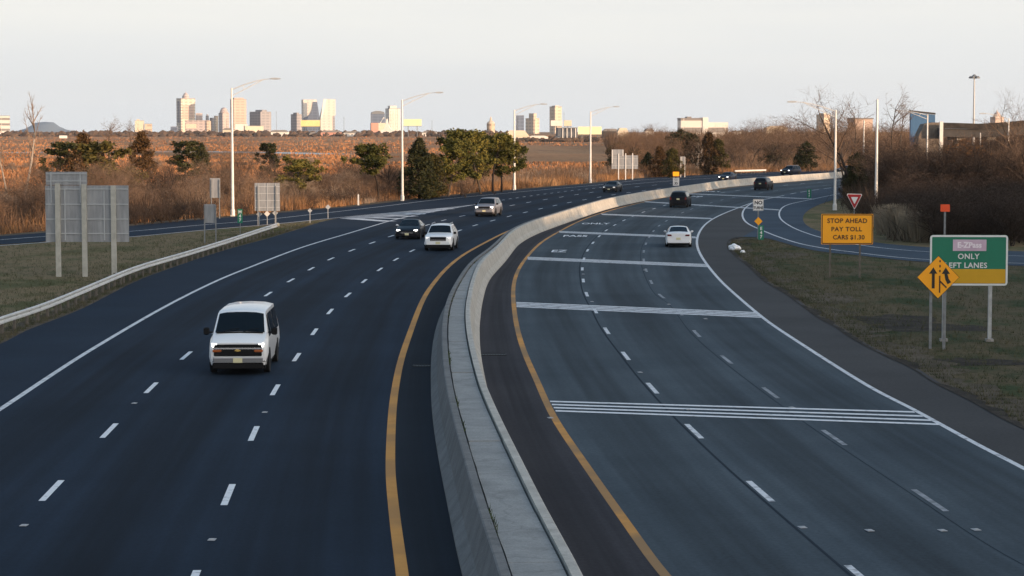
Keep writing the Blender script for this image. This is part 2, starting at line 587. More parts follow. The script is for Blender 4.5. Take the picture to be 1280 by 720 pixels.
def leaf_mat(name, cols, scale=.9, rough=.8, trans=.0):
    m, nt, bs = new_mat(name)
    L = nt.links.new
    bs.inputs['Roughness'].default_value = rough
    bs.inputs['Specular IOR Level'].default_value = .15
    tc = N(nt, 'ShaderNodeTexCoord'); oi = N(nt, 'ShaderNodeObjectInfo')
    va = N(nt, 'ShaderNodeVectorMath', operation='ADD')
    L(tc.outputs['Object'], va.inputs[0]); L(oi.outputs['Location'], va.inputs[1])
    n1 = N(nt, 'ShaderNodeTexNoise', Scale=scale, Detail=6.0, Roughness=.7); L(va.outputs[0], n1.inputs['Vector'])
    ad = N(nt, 'ShaderNodeMath', operation='MULTIPLY_ADD'); L(oi.outputs['Random'], ad.inputs[0]); ad.inputs[1].default_value = .22
    L(n1.outputs['Fac'], ad.inputs[2])
    sb = N(nt, 'ShaderNodeMath', operation='SUBTRACT'); L(ad.outputs[0], sb.inputs[0]); sb.inputs[1].default_value = .11
    cr = N(nt, 'ShaderNodeValToRGB'); e = cr.color_ramp.elements
    while len(e) < len(cols):
        e.new(.5)
    for i, c in enumerate(cols):
        e[i].position = .28 + .44 * i / (len(cols) - 1); e[i].color = (*c, 1)
    L(sb.outputs[0], cr.inputs['Fac']); L(cr.outputs['Color'], bs.inputs['Base Color'])
    return m


M['pine'] = leaf_mat('pine needles', [(.035, .042, .011), (.105, .098, .024), (.21, .17, .04)])
M['cedar'] = leaf_mat('cedar foliage', [(.014, .018, .008), (.032, .036, .014), (.06, .052, .02)])
M['cedar_rust'] = leaf_mat('winter rusty cedar foliage', [(.03, .022, .010), (.075, .042, .018), (.11, .06, .022)])
M['cedar_olive'] = leaf_mat('olive cedar foliage', [(.03, .03, .010), (.07, .06, .018), (.12, .095, .025)])
M['bark'] = leaf_mat('grey brown bark', [(.055, .042, .032), (.10, .078, .06)], 2)
M['bark_dark'] = leaf_mat('dark bark', [(.022, .017, .014), (.045, .034, .028)], 2)
M['bark_pale'] = leaf_mat('pale birch bark', [(.26, .21, .17), (.42, .36, .30)], 2)
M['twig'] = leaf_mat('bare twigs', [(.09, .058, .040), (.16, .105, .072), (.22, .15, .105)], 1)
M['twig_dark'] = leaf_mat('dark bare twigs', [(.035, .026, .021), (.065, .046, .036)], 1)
M['twig_pale'] = leaf_mat('pale bare twigs', [(.20, .14, .10), (.30, .215, .155)], 1)
M['brush'] = leaf_mat('reddish brown brush', [(.10, .062, .042), (.19, .118, .075), (.28, .185, .12)], .35)
M['reed'] = leaf_mat('golden dry reeds', [(.18, .09, .044), (.31, .165, .076), (.44, .25, .12), (.55, .35, .18)], .13)
M['brush_pale'] = leaf_mat('pale grey brush', [(.16, .115, .085), (.25, .19, .145), (.34, .265, .20)], .4)
M['rust_leaf'] = leaf_mat('rusty oak leaves', [(.10, .042, .014), (.19, .085, .026), (.26, .125, .04)], .6)
M['post_sign'] = mat('sign post steel', (.34, .335, .30), (.44, .43, .39), rough=.7, scale=3)
M['brush_dark'] = leaf_mat('dark leafless brush', [(.032, .023, .018), (.06, .043, .032)], .5)  # darkened so that the roadside shade is in the brush colour
M['tan_grass'] = leaf_mat('pale ornamental grass', [(.24, .20, .15), (.34, .285, .21)], .5)
M['weed'] = leaf_mat('green weeds', [(.03, .05, .012), (.06, .085, .02)], 5)
M['marsh_grass'] = leaf_mat('marsh grass', [(.10, .043, .022), (.28, .120, .052), (.47, .225, .10), (.31, .135, .06), (.55, .33, .17)], .022)
M['dry_tuft'] = leaf_mat('dry tufts', [(.03, .044, .018), (.06, .066, .032), (.12, .10, .06)], .25)
M['pine_dark'] = leaf_mat('dark pine needles', [(.016, .022, .009), (.042, .045, .015), (.09, .08, .024)])
VEIL_HI=.72; VEIL_UP=(1.6,2.9,4.5); GLOW=(19,16.2,13); VEIL_A=(6.15,6.25,6.25); VEIL_B=(6.85,6.8,6.5); VEIL_H=(5.9,6.15,6.35); HAZE=2.5e-5; EXPO=0.25

# ================================================================== roads
EDGE_GRASS = [(-160, 482), (-80, 455), (0, 430), (33, 413), (100, 387), (167, 353), (220, 333), (267, 317), (300, 307.5), (337, 297.5), (375, 286), (406, 276), (424, 273)]
RAMP_LOW = [(-120, 312), (-60, 309), (0, 305.6), (75, 300.6), (160, 295.5), (250, 287.5), (300, 283), (345, 279.4), (400, 274), (424, 273)]
RAMP_UP = [(-120, 302.5), (-60, 299), (0, 295.2), (80, 289), (160, 282.5), (250, 274.3), (300, 270.5), (360, 265.2), (400, 261.5), (440, 258.5), (500, 251.5), (540, 247.2),
           (600, 241.3), (660, 236.2), (700, 232.8), (740, 229.6), (800, 223.2), (840, 220.8), (880, 218.9), (920, 216.8), (1000, 214), (1060, 212.6), (1120, 212), (1180, 211.8)]
LINE_LO = [(-120, 308), (-60, 304), (0, 299.8), (55, 295.8), (160, 289.5), (250, 281.5), (325, 275.3), (400, 267), (460, 260.2), (500, 255.3), (540, 250.4),
           (600, 244.6), (660, 239), (700, 235.4), (740, 232), (800, 225.2), (840, 222.6), (880, 220.5), (920, 218.2), (1000, 215.2), (1060, 213.7), (1120, 213), (1180, 212.7)]
LINE_RG = [(-60, 311), (0, 307.2), (75, 301.8), (160, 296.5), (250, 288.3), (345, 280.0), (400, 274.3), (440, 270.6), (500, 265), (560, 259.6), (591, 256.3)]
LINE_LW = [(-140, 599), (-60, 549), (0, 512), (60, 472), (113, 438), (200, 387), (267, 353), (318, 332), (377, 309.5), (440, 290.5), (492, 275), (524, 268), (557, 262), (591, 256.3)]
LINE_LW2 = [(591, 256.3), (629, 250), (649, 247), (673, 243.6), (697.5, 240.4), (723, 237.3), (740, 235.6), (765, 232.8)]
LINE_LW3 = [(765, 232.8), (800, 229.2), (840, 226), (880, 223.3), (940, 220.2), (1000, 217.6), (1060, 215.8), (1120, 214.8)]
LANE_L1 = [(-130, 815), (-8, 690), (68, 610), (140, 535), (192, 482), (237, 441), (290, 400), (340, 364.5), (367.5, 348.5), (405, 327.5), (445, 311), (470, 302), (491, 294.5), (560, 273.8), (585, 268.8),
           (628, 259), (648, 255.3), (667, 251.8), (683.5, 249.2), (704, 246), (723, 243), (760, 237.7), (800, 233), (850, 228.6)]
LANE_L2 = [(215, 790), (252, 700), (284, 622), (316, 545), (343, 489), (370, 448), (393, 415), (413.5, 388), (436, 368), (470, 340), (515, 313.5), (573, 288.7), (592, 282.2), (613.5, 276.4), (634, 271), (654.5, 266), (673, 261.6),
           (691, 257.5), (709, 253.6), (723.7, 251), (770, 243), (830, 235)]
YEL_L = [(520, 860), (507, 760), (503, 720), (495, 660), (489.5, 610), (488, 580), (489, 540), (492, 500), (500, 455), (513, 415), (528, 376), (541, 355.5), (557.5, 336), (575.5, 321), (592, 311), (610, 301.5), (635, 289), (670, 277),
         (700, 267.5), (740, 256.5), (790, 246)]
BAR_L = [(660, 840), (640, 770), (623, 710), (597, 630), (580, 570), (567, 522), (558, 480), (553.5, 440), (553.5, 402), (561, 369), (581, 335), (594, 322), (614.5, 307.2), (634, 287.5 + 1.5), (657.5, 277.5), (689, 267.3), (715, 259.4), (740, 252.2), (757.5, 247.8), (795, 240.8),
         (832.5, 235.2), (880, 228.6), (897.5, 226), (940, 222.3), (980, 219.4), (1020, 216.8), (1057, 214.2), (1110, 212.4), (1170, 211.5)]
YEL_R = [(985, 870), (890, 780), (830, 718), (780, 650), (733, 583), (693, 523), (669.6, 472.7), (656, 442), (647, 413), (642.5, 385), (641.5, 358), (647.5, 337.5), (659, 321), (675, 304), (700, 289), (727.5, 275), (765, 262.5),
         (800, 253.8), (832, 246.6), (880, 239.3), (917, 234.2), (972, 228.9), (1020, 224.8), (1056, 222.4), (1110, 220), (1170, 218.6)]
LANE_R1 = [(1240, 870), (1150, 785), (1065, 712), (944, 609), (865, 537), (814, 484), (782, 445), (757, 412), (744, 388), (732.5, 367), (729, 350), (727.4, 335.4), (729.7, 323.5), (734, 313), (741, 303.6), (748.5, 295.7), (758, 287.6), (767.6, 281.6), (779, 276),
           (790, 270.7), (803, 265.6), (830, 257), (860, 249.2), (895, 242), (940, 236), (990, 230.8), (1050, 226), (1110, 223.2)]
LANE_R2 = [(1400, 760), (1262, 690), (1140, 611), (1033, 541), (960, 489), (906, 448), (869, 415.5), (842, 380.4), (825, 370), (814, 353), (808, 338.7), (804.5, 327), (804, 317), (806, 307), (810, 299), (814.6, 291.5), (820, 284.7), (829.5, 278.3), (839, 272.6), (855, 265),
           (880, 256), (915, 247.2), (960, 239.8), (1010, 234), (1060, 229.4), (1110, 226.6)]
LINE_RW = [(1560, 735), (1400, 650), (1280, 586), (1220, 555), (1146, 514.4), (1080.6, 480), (980, 416), (949, 393.6), (920, 369), (901, 351.5), (886, 334), (877, 321), (871.5, 310), (870.5, 299), (875, 288), (884, 278), (901, 268.6), (920, 261), (941, 253.2), (957.5, 249), (980, 244.4)]
LINE_RW2 = [(980, 244.4), (995, 241.2), (1024, 236.8), (1051, 233.6), (1090, 230.8), (1130, 229)]
RAMP_R_IN = [(941, 253.6), (935, 257), (929, 262.5), (927, 269), (930, 276), (937, 281), (947.5, 285.8), (972.5, 296), (1001.5, 305), (1037.5, 311.6), (1068, 315.4), (1100, 319.4), (1130, 322.4), (1160, 324.6), (1220, 327.5), (1290, 329.5), (1380, 331)]
RAMP_R_OUT = [(1130, 232.6), (1090, 236.4), (1056, 241), (1017.5, 248.6), (985, 255.8), (976, 261), (972.5, 268), (976, 274.5), (984, 280.5), (997.5, 287.5), (1022.5, 296), (1050, 302.2), (1076, 306.6), (1107, 310.5), (1150, 314.2), (1220, 318), (1290, 320.5), (1380, 322)]
ISLAND_R = [(1560, 645), (1400, 585), (1280, 533), (1218, 500), (1177, 480), (1147, 461), (1110, 444), (1070, 423), (1048, 408), (1027, 397), (987, 368), (960, 352.5), (940, 334), (920, 319), (912, 309), (911, 303.5), (916, 299), (926, 296.2), (945, 296.5), (962, 298.5), (985, 305), (1010, 311.5), (1037.5, 315.8), (1068, 318.6),
            (1100, 322.2), (1130, 325.3), (1160, 327.5), (1220, 330.5), (1290, 332.5), (1380, 334)]
INFIELD = [(1150, 236), (1110, 239), (1064, 245), (1030, 253.5), (1010, 263), (1003, 271), (1005, 279), (1016, 286), (1032, 291), (1060, 297), (1085, 301.5), (1107, 304.5), (1150, 308.2), (1220, 312), (1290, 314.5), (1380, 316)]

C_edge = curve(EDGE_GRASS); C_ramplow = curve(RAMP_LOW); C_rampup = curve(RAMP_UP)
C_LO = curve(LINE_LO); C_RG = curve(LINE_RG, sig=6); C_LW = curve(LINE_LW); C_LW2 = curve(LINE_LW2); C_LW3 = curve(LINE_LW3)
C_L1 = curve(LANE_L1, sig=10); C_L2 = curve(LANE_L2, sig=10); C_YL = curve(YEL_L)
C_BL = curve(BAR_L, z=1.0, sig=7); C_YR = curve(YEL_R); C_R1 = curve(LANE_R1, sig=6); C_R2 = curve(LANE_R2, sig=6)
C_RW = curve(LINE_RW, sig=6); C_RW2 = curve(LINE_RW2, sig=5); C_RIN = curve(RAMP_R_IN, sig=4); C_ROUT = curve(RAMP_R_OUT, sig=4)
C_ISL = curve(ISLAND_R, sig=4); C_INF = curve(INFIELD, sig=4)

BAR_W = [(30, 1.36), (38, 1.33), (46, 1.27), (64, 1.12), (86, 1.04), (99, .99), (118, .74), (140, .50), (160, .40), (900, .40)]


def barw(p):
    return lerp_table(BAR_W, p.y)


C_BR = offset(C_BL, barw)
C_BLb = offset(C_BL, -.40)
C_BRb = offset(C_BR, lambda p: lerp_table([(40, .12), (70, .3), (90, .4)], p.y))
for c in (C_BLb, C_BRb):
    for p in c: p.z = 0


def fill(name, outline, z, m, parent=None):
    from mathutils.geometry import tessellate_polygon
    pts = [Vector((p.x, p.y, 0)) for p in outline]
    tris = tessellate_polygon([pts])
    mb = MB()
    mb.v = [(p.x, p.y, z) for p in pts]
    for t in tris:
        a, b, c = (pts[i] for i in t)
        cr = (b - a).cross(c - a).z
        if abs(cr) < 1e-7: continue
        mb.f.append(t if cr > 0 else (t[0], t[2], t[1])); mb.m.append(0)
    return mb.build(name, m, parent)


def lane_sheet(name, cols, us, z, m, parent=None, sub=3):
    """strip between curves that are matched by distance along the road; carries lane coordinates as uv"""
    base = cols[0]
    mb = MB(); uvs = []
    rows = []
    last = [0] * len(cols)
    s = 0
    for i in range(0, len(base), 2):
        if i: s += (base[i] - base[i - 2]).length
        row = []
        for k, c in enumerate(cols):
            if k == 0:
                row.append(base[i]); continue
            t = tang(base, i); n = Vector((t.y, -t.x, 0))
            best = None
            for j in range(max(0, last[k] - 8), min(len(c), last[k] + 60)):
                d = abs((c[j] - base[i]).dot(t))
                if best is None or d < best[0]: best = (d, j)
            last[k] = max(last[k], best[1]); row.append(c[last[k]])
        rows.append((row, s))
    n = len(cols)
    for row, s in rows:
        for k, p in enumerate(row):
            mb.v.append((p.x, p.y, z)); uvs.append((us[k], s))
    for i in range(len(rows) - 1):
        for k in range(n - 1):
            mb.f.append((i * n + k, i * n + k + 1, (i + 1) * n + k + 1, (i + 1) * n + k)); mb.m.append(0)
    o = mb.build(name, m, parent)
    l = o.data.uv_layers.new(name='lanes')
    for lp in o.data.loops:
        l.data[lp.index].uv = uvs[lp.vertex_index]
    return o


far = lambda c: c[-1]
mid = [a.lerp(b, .5) for a, b in zip(C_BL, C_BR)]
# carriageway towards the camera, with its diverging ramp on the left
near_l = [Vector((-34, 28, 0)), Vector((0.3, 28, 0))]
outline = list(C_edge) + list(reversed(C_ramplow))[1:] + list(C_rampup) + list(reversed(mid)) + [Vector((mid[0].x, 28, 0)), Vector((-40, 28, 0))]
left_road = tag(fill('road', outline, 0.0, M['asphalt_new']), kind='structure')
C_ISLup = C_ISL
outline = list(mid) + list(reversed(C_INF))[-1:] + list(C_INF) + list(reversed(C_ISL)) + [Vector((42, 30, 0)), Vector((mid[0].x, 28, 0))]
right_road = tag(fill('road', outline, 0.0, M['asphalt_ramp']), kind='structure')

Z1 = .004; Z2 = .008; Z3 = .012; Z4 = .016
# lanes with their wheel tracks
lane_sheet('lane_surface', [C_L1, C_LW + C_LW2[1:] + C_LW3[1:]], [1, 0], Z1, M['asphalt_new'], left_road)
lane_sheet('lane_surface', [C_L1, C_L2, C_YL], [1, 2, 3], Z1, M['asphalt_new'], left_road)
cut = lambda c, p: c[:nearest(c, p) + 1]
lane_sheet('lane_surface', [C_YR, C_R1, C_R2, C_RW + C_RW2[1:]], [0, 1, 2, 3], Z1, M['asphalt_old'], right_road)
lane_sheet('shoulder', [C_BRb, C_YR], [0, 1], Z2, M['asphalt_shoulder'], right_road)
lane_sheet('shoulder', [C_YL, C_BLb], [0, 1], Z2, M['asphalt_dirty'], left_road)
# outer shoulder beside the right lanes, round the island nose
nose = nearest(C_ISL, G(911, 303))
sh = list(C_RW) + [G(941, 253.6)] + list(C_RIN[2:nearest(C_RIN, G(947.5, 285.8))]) + list(reversed(C_ISL[:nearest(C_ISL, G(945, 296.5))])) 
fill('shoulder', sh, Z2, M['asphalt_side'], right_road)


def dashes(c, cycle, ln, w, phase_pt, z, skip=None, ymax=1e9):
    mb = MB()
    acc = [0]
    for i in range(1, len(c)): acc.append(acc[-1] + (c[i] - c[i - 1]).length)
    s0 = acc[nearest(c, phase_pt)]

    def P(s):
        for i in range(1, len(c)):
            if acc[i] >= s:
                t = (s - acc[i - 1]) / max(1e-6, acc[i] - acc[i - 1])
                return c[i - 1].lerp(c[i], t)
        return c[-1]
    k = -int(s0 / cycle) - 1
    while s0 + k * cycle < acc[-1]:
        a = s0 + k * cycle - ln / 2
        k += 1
        if a < 0 or a + ln > acc[-1]: continue
        seg = [P(a + ln * t / 4) for t in range(5)]
        if seg[0].y > ymax: break
        mb.ribbon(seg, w, z)
    return mb


def studs(c, cycle, phase_pt, n, group, side):
    acc = [0]
    for i in range(1, len(c)): acc.append(acc[-1] + (c[i] - c[i - 1]).length)
    s0 = acc[nearest(c, phase_pt)]
    out = []
    for k in range(n):
        s = s0 + cycle * k
        for i in range(1, len(c)):
            if acc[i] >= s:
                out.append((c[i], tang(c, i))); break
    return out


# painted markings
mb = MB()
mb.ribbon(C_LO, .17, Z3); mb.ribbon(C_LW, .19, Z3); mb.ribbon(C_RG, .22, Z3 + .003); mb.ribbon(C_LW3, .16, Z3)
# gore hatching between the two lines
for (x1, y1, x2, y2) in ((440, 273.3, 487, 276.8), (464, 272.4, 504, 273.2), (485, 269.6, 518, 270.6), (507, 267.3, 532, 267.4), (525, 264.9, 543, 265), (540, 262.6, 553, 263.1), (552, 260.8, 562, 261.4)):
    mb.ribbon([G(x1, y1), G((x1 + x2) / 2, (y1 + y2) / 2), G(x2, y2)], 1.5, Z3 - .002)
mb.build('edge_lines', M['road_white'], left_road)
mb = MB(); mb.v = []
g = fill('gore_wash', [G(424, 273), G(440, 271), G(500, 265.2), (G(560, 259.8)), G(585, 257.6), G(560, 261.2), G(524, 267.4), G(480, 272), G(440, 274.5)], Z2, M['road_worn'], left_road)
mb = dashes(C_L1, 10.3, 2.95, .155, G(68, 610), Z3)
m2 = dashes(C_L2, 10.3, 2.95, .155, G(284, 622), Z3)
mb.add(m2.v, m2.f)
m2 = dashes(C_LW2, 4.2, 1.6, .17, G(629, 250), Z3); mb.add(m2.v, m2.f)
mb.build('lane_dashes', M['road_white_dash'], left_road)
MB().ribbon(C_YL, .24, Z3).build('yellow_line', M['road_yellow'], left_road)
MB().ribbon(C_YR, .21, Z3).build('yellow_line', M['road_yellow_worn'], right_road)
mb = MB()
mb.ribbon(C_RW, .17, Z3); mb.ribbon(C_RIN, .17, Z3); mb.ribbon(C_ROUT, .15, Z3)
m2 = dashes(C_RW2, 9.0, 5.5, .17, G(980, 244.4), Z3); mb.add(m2.v, m2.f)
mb.build('edge_lines', M['road_white'], right_road)
mb = dashes(C_R1, 10.3, 2.95, .15, G(865, 537), Z3)
m2 = dashes(C_R2, 10.3, 2.95, .14, G(960, 489), Z3); 
mb.build('lane_dashes', M['road_white'], right_road)
MB().add(m2.v, m2.f).build('lane_dashes', M['road_worn'], right_road)
MB().ribbon(offset(C_R1, -.16)[:220], .07, Z2).build('tar_seam', M['tar'], right_road)
MB().ribbon(offset(C_R2, -.2)[:220], .03, Z2).build('tar_seam', M['tar'], right_road)


def bar(mb, x1, y1, x2, y2, w, n=1, gap=0.0):
    a, b = G(x1, y1), G(x2, y2)
    t = (b - a).normalized(); nn = Vector((t.y, -t.x, 0))
    for k in range(n):
        o = (k - (n - 1) / 2) * gap
        mb.quad((a.x, a.y + o - w / 2, Z4), (b.x, b.y + o - w / 2, Z4), (b.x, b.y + o + w / 2, Z4), (a.x, a.y + o + w / 2, Z4))


mb = MB()
# each of the four fresh stripes ends on the slanted edge lines
for i in range(4):
    fr = i / 3
    bar(mb, 687.5 + 7 * fr, 502.3 + 11.8 * fr, 1143 + 30 * fr, 515.6 + 15.4 * fr, .33)
mb.build('rumble_stripe', M['road_white_dash'], right_road)
mb = MB()
bar(mb, 645.5, 381, 948, 394, .60, 4, .84)
bar(mb, 659.5, 323, 884, 332.3, .60, 4, .84)
bar(mb, 699, 290, 871, 297, .60, 4, .84)
bar(mb, 752, 268, 890, 273.4, .62, 4, .84)
bar(mb, 806, 252.3, 975, 262.6, .62, 4, .88)
bar(mb, 860, 242.2, 1016, 248.8, .62, 4, .95)
mb.build('rumble_stripe', M['road_white'], right_road)


def road_text(s, x, y, size, sx, sy, ang, parent):
    t = text_mb(s, size, sx=sx, sy=sy, flat=True, font_w=.02)
    p = G(x, y); ca, sa = cos(ang), sin(ang)
    t.v = [(p.x + a * ca - b * sa, p.y + a * sa + b * ca, Z4) for a, b, c in t.v]
    return t.build('lettering', M['road_white_dash'], parent)


for s, x, y, w in (('EZ', 698.5, 314.2, 1.0), ('PASS', 719, 295.2, 1.0), ('ONLY', 744.5, 279.7, 1.0)):
    road_text(s, x, y, 1.0, .92, 3.9, -.06, right_road)
for s, x, y in (('EZ', 850, 251.5), ('PASS', 869, 245.6), ('ONLY', 889, 239.6)):
    road_text(s, x, y, 1.0, .92, 4.2, -.12, right_road)

# raised road studs
stud_src = None


def place_stud(p, t, where):
    global stud_src
    if stud_src is None:
        mb = MB()
        mb.prism([(-.055, 0), (.055, 0), (.035, .02), (-.035, .02)], -.05, .05)
        mb.box((0, 0, .004), (.15, .22, .008))
        stud_src = mb.build('road_stud', M['stud'])
        o = stud_src
    else:
        o = stud_src.copy(); COL.objects.link(o)
    o.location = (p.x, p.y, Z4); o.rotation_euler = (0, 0, atan2(t.y, t.x) - pi / 2)
    tag(o, 'small raised grey road stud between lane dashes on the ' + where, 'road stud', 'road studs on the ' + where)


for (x, y) in ((30, 657.6), (168, 504.7), (265, 675.5), (331, 516)):
    place_stud(G(x, y), Vector((.05, 1, 0)), 'dark left carriageway')
for (x, y) in ((1003, 660), (1220, 663), (1087, 664), (990, 510), (860, 512.5), (800, 466), (882, 399), (836, 380.8), (740, 377.5), (729, 343), (805.5, 338), (662, 384), (1178, 664), (688, 523)):
    place_stud(G(x, y), Vector((-.2, 1, 0)), 'grey right carriageway')
for (x, y) in ((537, 457), (617, 443)):
    pass

# ------------------------------------------------------------------ ground
def road_left_y(x):
    return 0


UPX = [(p.x, p.y) for p in C_rampup]


def land_z(x, y):
    """the marsh lies lower than the road beyond its far edge"""
    best = 1e9
    for i in range(0, len(C_rampup), 6):
        q = C_rampup[i]; d = (q.x - x) ** 2 + (q.y - y) ** 2
        if d < best: best = d; bi = i
    q = C_rampup[bi]; t = tang(C_rampup, bi)
    side = (x - q.x) * (-t.y) + (y - q.y) * t.x     # positive = left / far side
    if q.x < -60 and bi == 0: side = max(side, 0)
    if side <= 2: return -.05
    f = min(1, (side - 2) / 14); f = f * f * (3 - 2 * f)
    return -.05 - 1.55 * f


def axis(stops):
    out = [stops[0][0]]
    for (a, _), (b, n) in zip(stops, stops[1:]):
        out += [a + (b - a) * (k + 1) / n for k in range(n)]
    return out


xs = axis([(-5000, 0), (-600, 10), (-100, 20), (120, 40), (300, 10), (700, 8), (5000, 10)])
ys = axis([(-400, 0), (20, 8), (480, 92), (1000, 26), (9000, 20)])
mb = MB(); nx = len(xs)
for y in ys:
    for x in xs:
        z = land_z(x, y) if y > 0 and -800 < x < 900 and y < 1200 else (-1.6 if y > 400 or x < -140 else -.05)
        mb.v.append((x, y, z))
for j in range(len(ys) - 1):
    for i in range(nx - 1):
        a = j * nx + i
        mb.f.append((a, a + 1, a + 1 + nx, a + nx)); mb.m.append(0)
tag(mb.build('ground', M['marsh'], smooth=180), kind='structure')

# grass between the guardrail and the ramp, grass island on the right, infield of the loop
outline = list(C_edge) + list(reversed(C_ramplow))[1:] + [Vector((-60, 150, 0)), Vector((-60, 60, 0))]
tag(fill('lawn', outline, -.03, M['verge']), kind='structure')
outline = list(C_ISL) + [Vector((60, 120, 0)), Vector((60, 60, 0))]
tag(fill('lawn', outline, -.026, M['verge_green']), kind='structure')
outline = list(C_INF) + [Vector((120, 150, 0)), Vector((160, 300, 0))]
tag(fill('lawn', outline, -.022, M['verge']), kind='structure')
MBd = MB()
strip = C_edge[:-8]
MBd.ribbon(offset(strip, -.55), 1.3, -.012)
tag(MBd.build('dirt_strip', M['dirt']), kind='structure')
def ragged(c, d, w, amp, z, m, seed):
    # strip with an uneven outer edge
    mb = MB(); n = 0
    for i, p in enumerate(c):
        t = tang(c, i); nr = Vector((t.y, -t.x, 0))
        f = mnoise.noise(Vector((p.x * .22, p.y * .22, seed))) + .6 * mnoise.noise(Vector((p.x * .9, p.y * .9, seed)))
        a = p + nr * d; b = p + nr * (d + max(.06, w + amp * f))
        mb.v += [(a.x, a.y, z), (b.x, b.y, z)]
    for i in range(len(c) - 1): mb.f.append((2 * i, 2 * i + 1, 2 * i + 3, 2 * i + 2)); mb.m.append(0)
    return tag(mb.build('dirt_strip', m), kind='structure')


isl = C_ISL[:nearest(C_ISL, G(930, 296))]
isl = [a.lerp(b, k / 3) for a, b in zip(isl, isl[1:]) for k in range(3)]
ragged(isl, -.15, 1.5, 1.3, -.014, M['dirt'], 3.0)
ragged(isl, -.22, .25, .55, .022, M['dark_soil'], 8.0)
# bare dark patches in the bank
for k, (x, y, rx, ry) in enumerate(((1165, 409, 3.4, 1.6), (1120, 399, 2.0, 2.6), (1035, 372, 1.6, 3.0), (1210, 452, 1.8, 1.4), (925, 303, .9, 4.5), (980, 318, 1.4, 4.0))):
    c0 = G(x, y); pts = []
    for j in range(36):
        a = 2 * pi * j / 36; f = 1 + .5 * mnoise.noise(Vector((cos(a) * 1.6, sin(a) * 1.6, k * 3.1))) + .3 * mnoise.noise(Vector((cos(a) * 5, sin(a) * 5, k * 3.1)))
        pts.append(Vector((c0.x + cos(a) * rx * f, c0.y + sin(a) * ry * f, 0)))
    tag(fill('dirt_patch', pts, -.018 + .0004 * k, M['dark_soil'] if k in (0, 1, 3, 4) else M['dirt']), kind='structure')
edg = [a.lerp(b, k / 3) for a, b in zip(C_edge, C_edge[1:]) for k in range(3)]
ragged(edg, .2, -.35, .5, .022, M['dark_soil'], 5.0) if False else None
MBd = MB().ribbon(offset(C_rampup, -.9), 1.9, -.02)
tag(MBd.build('dirt_strip', M['dirt']), kind='structure')
# the creek far out in the marsh
for pts, w in (([(-60, 190.5), (60, 190.6), (150, 190), (260, 189.6), (330, 190.4), (420, 192.8)], 22), ):
    c = [G(x, y, -1.58) for x, y in pts]
    tag(MB().ribbon(c, w, -1.57).build('creek', M['creek']), kind='structure')

# ------------------------------------------------------------------ median barrier
barrier = empty('concrete_barrier', (0, 0, 0), 0, 'long curved concrete median barrier with paved top between the two carriageways', 'barrier')
CAPW = .17


def capw(p):
    return min(CAPW, barw(p) / 2 - .012)


def prof_left(i, p):
    # the left parapet: safety-shaped on the road side
    return [(-.40, 0), (-.40, .08), (-.20, .36), (-.02, .985), (0.01, 1.0), (capw(p), 1.0), (capw(p), 0)]


def flare(p):
    return lerp_table([(40, .12), (70, .3), (90, .4)], p.y)


def prof_right(i, p):
    w = barw(p); c = capw(p); fl = flare(p)
    return [(w - c, 0), (w - c, 1.0), (w - .01, 1.0), (w + .02, .985), (w + fl * .5, .36), (w + fl, .08), (w + fl, 0)]


def segments(c, ln, gap):
    """cut a 1 m curve into joints"""
    out = []; k = 0
    while k + 1 < len(c):
        seg = [p.copy() for p in c[k:k + ln + 1]]
        if len(seg) >= 2:
            d = (seg[1] - seg[0]).normalized(); seg[0] = seg[0] + d * gap
            d = (seg[-1] - seg[-2]).normalized(); seg[-1] = seg[-1] - d * gap
            out.append(seg)
        k += ln
    return out


C_BL_ext = [C_BL[0] + (C_BL[0] - C_BL[3]).normalized() * k for k in range(12, 0, -1)] + C_BL
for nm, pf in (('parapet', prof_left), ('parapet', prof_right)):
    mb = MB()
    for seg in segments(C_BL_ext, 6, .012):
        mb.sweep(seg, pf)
    mb.build(nm, M['concrete' if pf is prof_right else 'concrete_shaded'], barrier, fix=True)
mb = MB()
wide = [p for p in C_BL_ext if barw(p) > .46]
rs = random.Random(3)
for seg in segments(wide, 5, .010):
    dz = rs.uniform(-.012, .012)
    mb.sweep(seg, lambda i, p: [(capw(p) + .05 + .02 * mnoise.noise(p * .7), .93 + dz), (barw(p) - capw(p) - .05, .93 + dz), (barw(p) - capw(p) - .05, .6), (capw(p) + .05 + .02 * mnoise.noise(p * .7), .6)])
mb.build('median_slab', M['slab'], barrier, fix=True)
mb = MB()
mb.sweep(wide, lambda i, p: [(capw(p) - .01, .80), (barw(p) - capw(p) + .01, .80), (barw(p) - capw(p) + .01, .5), (capw(p) - .01, .5)])
mb.build('joint_filler', M['black'], barrier, fix=True)

# weeds that grow out of the joint
mb = MB(); rw = random.Random(11)
for k in range(900):
    i = rw.randrange(14, 60) if rw.random() < .75 else rw.randrange(60, 110)
    if mnoise.noise(Vector((i * .23, 0, 3))) < .08: continue
    p = C_BL_ext[i]; t = tang(C_BL_ext, i); n = Vector((t.y, -t.x, 0))
    b = p + n * (CAPW + rw.uniform(0, .06)) + t * rw.uniform(-.5, .5)
    h = rw.uniform(.03, .12); a = rw.uniform(0, 2 * pi); w = .014
    d = Vector((cos(a), sin(a), 0))
    b.z = .9
    mb.add([b - d * w, b + d * w, b + Vector((rw.uniform(-.06, .06), rw.uniform(-.06, .06), .04 + h))], [(0, 1, 2)])
tag(mb.build('weeds', M['weed']), 'green weeds growing in the left joint of the median', kind='stuff')

